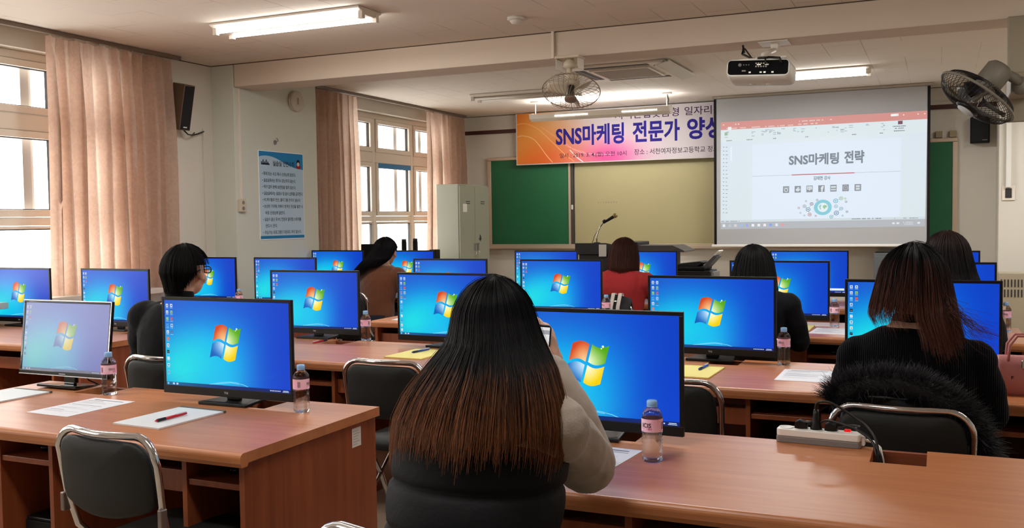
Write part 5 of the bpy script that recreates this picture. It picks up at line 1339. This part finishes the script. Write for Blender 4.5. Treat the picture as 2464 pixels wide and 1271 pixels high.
def interp(keys, z):
    if z >= keys[0][0]: return keys[0][1:]
    for a, b in zip(keys[:-1], keys[1:]):
        if z >= b[0]:
            t_ = (a[0] - z) / (a[0] - b[0])
            return tuple(a[i] * (1 - t_) + b[i] * t_ for i in range(1, len(a)))
    return keys[-1][1:]
def hair(root, hc, rad, env, zend, c0, c1, n=600, seed=1, cstart=1.1, cend=.95, jit=.012, flick=None, cols=140, vary=.35, part=0.0, ridge=.03, endj=.03, w=.0011, name='hair', tilt=None, tipout=0.0, thm=90):
    """rad: head cap radii; env: (z, cx, cy, a, b) from head centre down; zend(phi); colours root and tip in sRGB."""
    r = random.Random(seed); ra, rb, rc = rad
    T0 = thm * pi / 180; keys = [(hc.z + rc * cos(T0), hc.x + part * cos(T0) * .6, hc.y, ra * sin(T0), rb * sin(T0))] + env
    C0 = lin(c0); C1 = lin(c1)
    def colr(z, j):
        t_ = max(0, min(1, (cstart - z) / max(1e-4, cstart - cend))); t_ = max(0, min(1, t_ + j * vary)) if t_ > 0.01 else 0
        s_ = 1 + .25 * j
        return tuple(max(0, (C0[i] * (1 - t_) + C1[i] * t_) * s_) for i in range(3)) + (1,)
    rd = [(r.uniform(8, 60), r.uniform(0, 6.28), r.uniform(.3, 1)) for _ in range(9)]
    def rg(phi): return sum(a * sin(f * phi + p) for f, p, a in rd) / 4
    def path(phi, ze, m_, off, sc=1.0, wob=0.0):
        P = []
        na = 7; z0_ = keys[0][0]; sh_ = ze >= hc.z - .005; TM = 90 if sh_ else thm
        for i in range(na):
            th = (.04 + .96 * i / (na - 1)) * TM * pi / 180
            px = hc.x + part * cos(th) * .6
            P.append(Vector((px + (ra * sc + off) * sin(th) * sin(phi), hc.y - (rb * sc + off) * sin(th) * cos(phi), hc.z + (rc * sc + off) * cos(th))))
        if ze < hc.z - .005:
            for i in range(1, m_ + 1):
                z = z0_ + (ze - z0_) * i / m_; cx, cy, a, b = interp(keys, z); t_ = i / m_
                f = 1 + tipout * t_ * t_
                P.append(Vector((cx + (a * sc * f + off) * sin(phi + wob * t_), cy - (b * sc * f + off) * cos(phi + wob * t_), z)))
        else:
            # short: stop on the head where the height reaches ze
            P = [p for p in P if p.z >= ze] or P[:2]
            while len(P) < 5: P.append(P[-1] + Vector((0, 0, -.001)))
        return P
    m = MB(); rows = []; cc = []
    for j in range(cols):
        phi = -pi + 2 * pi * j / cols; ze = zend(phi) + r.uniform(0, endj)
        P = path(phi, ze, 16, rg(phi) * ridge * .08)
        # resample to 26 points
        d_ = [0]
        for a, b in zip(P[:-1], P[1:]): d_.append(d_[-1] + (b - a).length)
        Q = []
        for i in range(27):
            s_ = d_[-1] * i / 26; q = 0
            while q < len(d_) - 2 and d_[q + 1] < s_: q += 1
            f = (s_ - d_[q]) / max(1e-6, d_[q + 1] - d_[q]); Q.append(P[q].lerp(P[q + 1], min(1, f)))
        rows.append(Q); cc.append([colr(p.z, .5 * rg(phi)) for p in Q])
    o = 0; nq = 27
    m.v = [tuple(p) for row in rows for p in row]
    for j in range(cols):
        k = (j + 1) % cols
        for i in range(nq - 1):
            m.f.append([j * nq + i, j * nq + i + 1, k * nq + i + 1, k * nq + i]); m.mi.append(0); m.sm.append(True)
            m.c.append([cc[j][i], cc[j][i + 1], cc[k][i + 1], cc[k][i]])
    def strand(P, j, w_):
        base = len(m.v); up = None; L_ = len(P)
        for i, p in enumerate(P):
            t_ = (P[min(i + 1, L_ - 1)] - P[max(i - 1, 0)])
            if t_.length < 1e-9: t_ = Vector((0, 0, -1))
            t_.normalize(); a = t_.cross(Vector((.31, .9, .2))); 
            if a.length < 1e-5: a = Vector((1, 0, 0))
            a.normalize(); b = t_.cross(a); q = w_ * (1 - .7 * (i / (L_ - 1)) ** 3)
            for k in range(3):
                g = 2 * pi * k / 3; v = p + a * (q * cos(g)) + b * (q * sin(g)); m.v.append(tuple(v))
        for i in range(L_ - 1):
            ca = colr(P[i].z, j); cb = colr(P[i + 1].z, j)
            for k in range(3):
                l = (k + 1) % 3
                m.f.append([base + i * 3 + k, base + i * 3 + l, base + (i + 1) * 3 + l, base + (i + 1) * 3 + k]); m.mi.append(0); m.sm.append(True); m.c.append([ca, ca, cb, cb])
    for q in range(n):
        phi = r.uniform(-pi, pi); ze = zend(phi) + r.gauss(0, endj * .8) - .004; j = r.gauss(0, .6)
        P = path(phi, ze, 12, rg(phi) * ridge * .08 + abs(r.gauss(0, jit * .28)), 1.0 + r.uniform(0, .012), r.gauss(0, .06))
        if flick and r.random() < flick[0] and flick[1](phi):
            L_ = len(P); f0 = flick[2]
            for i in range(L_):
                t_ = max(0, (i / (L_ - 1) - .55) / .45); P[i] = P[i] + V3(f0) * (t_ ** 2) * r.uniform(.5, 1)
        strand(P, j, w * r.uniform(.7, 1.5))
    for q in range(int(n * .004)):     # stray hairs
        phi = r.uniform(-pi, pi); P = path(phi, max(zend(phi), hc.z - .12), 8, r.uniform(.004, .012), 1.02, r.gauss(0, .3)); strand(P, 0, w * .5)
    return m.build(name, M_HAIR, root)
def longend(back, front=None, brow=1.2, pc=2.05, lf=None):
    def f(phi):
        a = abs(phi)
        if a < pc: return back(phi) if callable(back) else back
        return brow
    return f

# --- the person with long hair in the foreground
VEST = mat('black_padded_vest', (9, 9, 12), .7, spec=.2, bump=.3, bscale=70)
GREYS = mat('grey_sweatshirt', (160, 147, 136), .9, spec=.15, sheen=.2, bump=.35, bscale=220)
armsW = {1: ((.165, .0, .975), (.138, .375, .835), (.022, .46, 1.018)), -1: ((-.125, .0, .955), (-.115, .30, .80), (-.12, .47, 1.03))}
# hands: finger direction, palm direction, thumb side, curl
p1, hc, Mh, cyf, cxf, tips = person('person with long black hair fading to brown, black padded vest, holding up a phone', (-.875, 1.655), 0, top=1.262, hx=-.01, lean=.165, arms=armsW, cname='sweatshirt', cmat=GREYS, tr=(30, 32, 44), vox=.0055, sleeve=1.12, fore=1.32,
    hands={1: ((-.25, .25, .93), (-.80, .35, -.1), -1, .42), -1: ((.3, .3, .9), (.9, .1, 0), 1, .5)}, cbump=.006)
m = MB(); n_ = 36; rows = []
zz = .50
while zz <= .985:
    q = (zz - .50) / .088; bul = abs(sin(pi * q)) ** .4
    a = (.178 if zz < .9 else .178 - (zz - .9) * .55) + .011 * bul; b_ = .124 + .012 * bul - max(0, zz - .92) * .4
    rows.append([(cxf(zz) + a * cos(2 * pi * k / n_) * (1 + .01 * sin(5 * k + zz * 40)), cyf(zz) + b_ * sin(2 * pi * k / n_), zz) for k in range(n_)]); zz += .011
m.grid(rows, closed=True)
m.build('padded_vest', VEST, p1, solid=.012)
zf = lambda phi: .955 - .022 * (phi / 1.5) ** 2 - .006 * sin(5 * phi + 1)
hair(p1, hc, (.086, .108, .114), [(1.135, .006, .19, .094, .112), (1.08, .010, .15, .136, .122), (1.03, .006, .125, .166, .132), (.98, .004, .108, .183, .138), (.93, .002, .10, .186, .142), (.88, .0, .09, .182, .14)], longend(zf, brow=hc.z + .035, pc=1.95), (8, 7, 9), (122, 74, 46), n=5200, seed=11, cstart=1.09, cend=.93, jit=.010, vary=.55, endj=.024, w=.00062, cols=220, ridge=.03, thm=66)
ph = thing('smartphone', 'smartphone with a lit white screen held up by the long-haired person', 'phone', (-.897, 2.118, 1.063), radians(8))
ph.rotation_euler = (radians(-6), radians(4), radians(10))
MB().prism(rrect(.074, .15, .010, 5), 0, .0085, 'y').build('case', M_BLACK, ph, bevel=.002)
A = Art(); A.rect(-.034, -.069, .034, .069, (214, 216, 216), 0); A.rect(-.034, .052, .034, .062, (150, 154, 158), 1); A.rect(-.026, -.01, .026, .035, (120, 134, 146), 1); A.rect(-.026, -.006, .026, .012, (180, 186, 186), 2); A.rect(-.026, -.034, .026, -.03, (190, 190, 90), 1); A.rect(-.02, -.055, .02, -.042, (230, 232, 230), 1)
A.build('screen', mat('phone_screen', vcol='e', rgb=(10, 10, 10), rough=.2, estr=1.0), lambda u, v, h: (u, -.0006 - h, v), ph)

# --- person in the dark ribbed sweater, right
KNIT = mat('dark_ribbed_knit', (8, 9, 14), .95, spec=.06, sheen=.03)
nt = KNIT.node_tree; N = nt.nodes; L = nt.links
tc = N.new('ShaderNodeTexCoord'); wv = N.new('ShaderNodeTexWave'); wv.inputs['Scale'].default_value = 48; wv.inputs['Distortion'].default_value = .6
bp = N.new('ShaderNodeBump'); bp.inputs['Strength'].default_value = .7; bp.inputs['Distance'].default_value = .003
L.new(tc.outputs['Object'], wv.inputs['Vector']); L.new(wv.outputs['Fac'], bp.inputs['Height']); L.new(bp.outputs['Normal'], N['Principled BSDF'].inputs['Normal'])
armsR = {1: ((.175, .0, .925), (.225, .16, .735), (.17, .42, .79)), -1: ((-.170, .0, .925), (-.215, .18, .735), (-.12, .44, .79))}
p2, hc, Mh, cyf, cxf, _ = person('person with reddish brown hair, in a dark ribbed sweater, seated before a fur-trimmed coat', (-.075, 3.30), 0, top=1.280, hx=-.005, lean=.09, build=1.08, arms=armsR, cname='ribbed_sweater', cmat=KNIT, sleeve=1.1, cbump=.0, neckline=1.055)
zr = lambda phi: (1.075 if phi < -.12 else (1.10 if phi < .1 else .975 + .05 * abs(phi - .5)))
hair(p2, hc, (.104, .118, .120), [(1.10, -.007, .10, .121, .115), (1.065, -.007, .075, .127, .118), (1.0, .015, .06, .125, .135), (.93, .03, .05, .13, .15)], longend(zr, brow=hc.z + .03, pc=1.9), (15, 12, 14), (88, 48, 36), n=4200, seed=22, thm=70, cstart=1.24, cend=1.03, jit=.016, vary=.55, endj=.03, w=.0007, cols=190, ridge=.04, flick=(.22, lambda p: .8 < p < 1.3, (.12, -.01, .012)))

# --- person in glasses, left
p3, hc, Mh, cyf, cxf, _ = person('person with short black hair and black-rimmed glasses, in a dark high-collared jacket', (-3.305, 3.38), radians(-2), top=1.283, hx=.03, lean=.06, build=1.08, arms={1: ((.185, 0, .940), (.24, .20, .74), (.15, .44, .79)), -1: ((-.19, 0, .955), (-.27, .12, .745), (-.16, .40, .785))}, cloth=(11, 11, 14), cname='jacket', sleeve=1.35, cbump=.0, neckline=1.07)
def zs(phi):
    a = abs(phi)
    if a < .9: return hc.z - .085
    if a < 1.35: return hc.z - .085 + (a - .9) / .45 * .075
    if a < 1.85: return hc.z + .012
    return hc.z + .045
hair(p3, hc, (.098, .122, .126), [(hc.z - .05, hc.x, hc.y - .012, .080, .098), (hc.z - .12, hc.x, hc.y - .02, .062, .078)], zs, (13, 12, 13), (20, 18, 18), n=2600, seed=33, cstart=1.1, cend=1.0, endj=.010, w=.0008, cols=120, ridge=.03, jit=.010)
gm_ = mat('glasses_black', (16, 15, 16), .25)
g = MB()
for s_ in (-1, 1):
    g.tube([Mh @ Vector((s_ * .034 + .024 * cos(2 * pi * k / 16) * 1.0, .108, .004 + .019 * max(-.82, min(.82, sin(2 * pi * k / 16))))) for k in range(16)], .0028, 6, closed=True)
    g.tube([Mh @ Vector((s_ * .058, .106, .008)), Mh @ Vector((s_ * .082, .085, .010)), Mh @ Vector((s_ * .089, -.005, .008)), Mh @ Vector((s_ * .088, -.025, -.008))], .003, 6)
g.tube([Mh @ Vector((-.010, .108, .006)), Mh @ Vector((0, .112, .009)), Mh @ Vector((.010, .108, .006))], .0025, 6)
g.build('glasses', gm_, p3)

# --- person in brown sweater
BRK = mat('brown_knit', (96, 55, 34), .9, spec=.15, sheen=.25)
nt = BRK.node_tree; N = nt.nodes; L = nt.links
tc = N.new('ShaderNodeTexCoord'); wv = N.new('ShaderNodeTexWave'); wv.inputs['Scale'].default_value = 34; bp = N.new('ShaderNodeBump'); bp.inputs['Strength'].default_value = .6; bp.inputs['Distance'].default_value = .003
L.new(tc.outputs['Object'], wv.inputs['Vector']); L.new(wv.outputs['Fac'], bp.inputs['Height']); L.new(bp.outputs['Normal'], N['Principled BSDF'].inputs['Normal'])
p4, hc, Mh, cyf, cxf, _ = person('person with long black hair swept to one side, in a rust-brown knit sweater, bending forward', (-4.37, 6.84), radians(-4), top=1.250, hx=.01, lean=.13, build=1.05, cname='knit_sweater', cmat=BRK, sleeve=1.2, cbump=.004)
hair(p4, hc, (.098, .112, .118), [(1.08, -.01, .10, .104, .112), (1.03, -.055, .065, .10, .10), (.98, -.11, .04, .088, .085), (.92, -.15, .03, .07, .07)], longend(lambda p: 1.035 if p > .7 else .965 + .03 * abs(p), brow=hc.z + .03, pc=1.9), (13, 12, 14), (22, 18, 20), n=1700, thm=72, seed=44, cstart=1.0, cend=.9, endj=.03, w=.0010, jit=.014)

# --- person in red
p5, hc, Mh, cyf, cxf, _ = person('person with a brown bob, in a red sweater, seen from behind left of the printer', (-2.12, 6.60), radians(-3), top=1.243, hx=-.01, lean=.08, build=1.06, cloth=(158, 46, 48), cname='sweater', sleeve=1.15, cbump=.004, arms={1: ((.18, 0, .940), (.25, .18, .78), (.13, .42, .79)), -1: ((-.175, 0, .940), (-.23, .18, .75), (-.14, .42, .79))})
hair(p5, hc, (.100, .112, .118), [(1.10, -.01, hc.y - .01, .108, .112), (1.03, -.005, hc.y - .03, .112, .115), (.98, 0, hc.y - .03, .105, .11)], longend(lambda p: 1.012 + .02 * abs(p) * (1 if p < 0 else -.4), brow=hc.z + .03, pc=1.95), (52, 26, 20), (66, 34, 26), n=1900, thm=75, seed=55, cstart=1.2, cend=1.0, endj=.012, w=.0010, jit=.010)

# --- straight black hair, third row
p6, hc, Mh, cyf, cxf, _ = person('person with straight black hair, in black, between the two middle right monitors', (-.90, 5.00), 0, top=1.236, hx=0, lean=.08, cloth=(16, 16, 18), cname='sweater', arms={1: ((.18, 0, .940), (.235, .10, .74), (.17, .38, .79)), -1: ((-.175, 0, .940), (-.23, .18, .75), (-.14, .42, .79))}, sleeve=1.1)
hair(p6, hc, (.100, .112, .118), [(1.08, 0, hc.y - .02, .112, .115), (1.0, 0, hc.y - .05, .125, .12), (.92, 0, hc.y - .06, .13, .12)], longend(lambda p: .97, brow=hc.z + .03, pc=1.95), (11, 11, 12), (16, 15, 16), n=1700, thm=75, seed=66, endj=.02, w=.0010, jit=.008)

# --- dark brown hair, behind the person in the ribbed sweater
p7, hc, Mh, cyf, cxf, _ = person('person with dark brown hair in black, half hidden behind the ribbed-sweater person', (.03, 4.98), 0, top=1.298, hx=0, lean=.08, cloth=(14, 14, 16), cname='sweater')
hair(p7, hc, (.104, .116, .120), [(1.10, .01, hc.y - .02, .118, .12), (1.02, .02, hc.y - .05, .14, .13), (.94, .03, hc.y - .06, .16, .13)], longend(lambda p: .96, brow=hc.z + .03, pc=1.95), (44, 28, 26), (20, 17, 18), n=1600, thm=72, seed=77, cstart=1.28, cend=1.16, endj=.03, w=.0010, jit=.010, vary=.2)

# ================================================================ coats and bag
M_FUR = mat('fur', vcol='b', rough=.6, spec=.3)
ct = thing('hooded_coat', 'black coat with a shaggy dark fur hood trim hung over the chair at the right', 'coat', (-.105, 3.05, 0), radians(-3))
m = MB()
rows = []
for i in range(15):
    t_ = i / 14; z = .43 + .40 * t_
    rows.append([((.20 - .03 * t_) * sx_ + .006 * sin(9 * sx_ + z * 20), .04 + .025 * sin(pi * t_) + .012 * sin(7 * sx_ + z * 14) + (.02 if abs(sx_) < .9 else 0), z) for sx_ in [-1 + 2 * k / 16 for k in range(17)]])
m.grid(rows); m.build('coat_body', mat('coat_cloth', (18, 18, 21), .8, sheen=.2), ct, solid=.02)
arcP = [(-.200, .80), (-.165, .842), (-.10, .868), (-.02, .876), (.06, .862), (.13, .822), (.185, .765), (.215, .69), (.222, .60)]
sp_ = []
for i in range(len(arcP) - 1):
    for q in range(5):
        tt = q / 5; sp_.append(Vector((arcP[i][0] * (1 - tt) + arcP[i + 1][0] * tt, .045, arcP[i][1] * (1 - tt) + arcP[i + 1][1] * tt)))
sp_.append(Vector((arcP[-1][0], .045, arcP[-1][1])))
fm = MB(); fm.tube(sp_, [.012 + .024 * sin(pi * min(1, (i + 3) / (len(sp_) - 1) * .9 + .05)) for i in range(len(sp_))], 10, col=lin((18, 18, 20)))
r = random.Random(5)
for q in range(6500):
    k = r.uniform(0, len(sp_) - 1.01); i = int(k); p = sp_[i].lerp(sp_[i + 1], k - i); tg = (sp_[i + 1] - sp_[i]).normalized()
    nrm = Vector((-tg.z, 0, tg.x)); 
    if nrm.z < 0 and i < len(sp_) // 2: nrm = -nrm
    if i > len(sp_) * .5 and nrm.x < 0: nrm = -nrm
    ang = r.gauss(0, .85); d_ = (nrm * cos(ang) + Vector((0, -1, 0)) * sin(ang) + tg * r.gauss(.15, .25)).normalized()
    L_ = r.uniform(.030, .066) * (1.3 if r.random() < .08 else 1); P = [p + d_ * .018]
    bend = Vector((r.gauss(0, .5), -.15, r.uniform(-1.1, .1)))
    for s_ in range(1, 5): P.append(P[-1] + (d_ + bend * (s_ / 5) ** 1.5 * .6).normalized() * (L_ / 4))
    g_ = r.choice([16, 20, 26, 34, 48, 84])
    fm.tube(P, [.0007, .0006, .0005, .0004, .0002], 3, caps=False, col=lin((g_, g_, g_ + 4)))
fm.build('fur_trim', M_FUR, ct)
jk = thing('striped_jacket', 'black jacket with two white stripes over the chair of the person in red', 'jacket', (-2.14, 6.33, 0))
m = MB(); rows = []
for i in range(25):
    t_ = i / 24
    if t_ < .5: z = .45 + .40 * (t_ / .5); y = -.066 - .012 * sin(6 * t_)
    else: z = .85 - .30 * ((t_ - .5) / .5); y = .025
    if abs(t_ - .5) < .05: y = -.01; z = .862
    rows.append([((.205 + .01 * sin(8 * t_)) * s_, y + .006 * sin(9 * s_ + 8 * t_), z - .03 * abs(s_) ** 3) for s_ in [-1 + 2 * k / 14 for k in range(15)]])
m.grid(rows); m.build('jacket_body', mat('jacket_black', (20, 22, 26), .75), jk, solid=.008)
for s_ in (.36, .60):
    st_ = MB(); st_.grid([[(.205 * s_ + dx, row[7][1] - .014 if i < 12 else row[7][1] + .014, row[7][2] + (.012 if 10 < i < 14 else 0)) for dx in (-.013, .013)] for i, row in enumerate(rows)])
    st_.build('white_stripe', mat('stripe_white', (214, 206, 198), .8), jk, solid=.002)
hb = thing('handbag', 'dusty pink handbag on the second-row desk at the right edge', 'handbag', (.285, 3.92, DZ), radians(4))
M_BAG = mat('pink_leather', (186, 118, 116), .45, bump=.15, bscale=200)
m = MB(); rows = []
for (z, w_, d_) in ((0, .19, .09), (.01, .205, .10), (.06, .215, .105), (.11, .205, .085), (.135, .19, .05), (.14, .18, .03)): rows.append([(p[0], p[1], z) for p in rrect(w_, d_, min(.02, d_ * .3))])
m.grid(rows, closed=True); nn_ = len(rows[0]); m.add(rows[0], [tuple(range(nn_))[::-1]]); m.add(rows[-1], [tuple(range(nn_))]); m.build('bag_body', M_BAG, hb)
for s_ in (-1, 1): MB().tube([(-.06, s_ * .03, .12), (-.055, s_ * .034, .18), (-.03, s_ * .03, .215), (.03, s_ * .03, .215), (.055, s_ * .034, .18), (.06, s_ * .03, .12)], .005, 8).build('handle', M_BAG, hb)
A = Art(); A.text('F', -.052, .060, -.044, .072, (40, 30, 34), 1, .02); A.build('monogram', M_PRINT, lambda u, v, h: (u, -.0535 - h, v), hb)
MB().box(-.02, .02, -.055, -.045, .10, .13).build('clasp', M_CHROME, hb, bevel=.003)
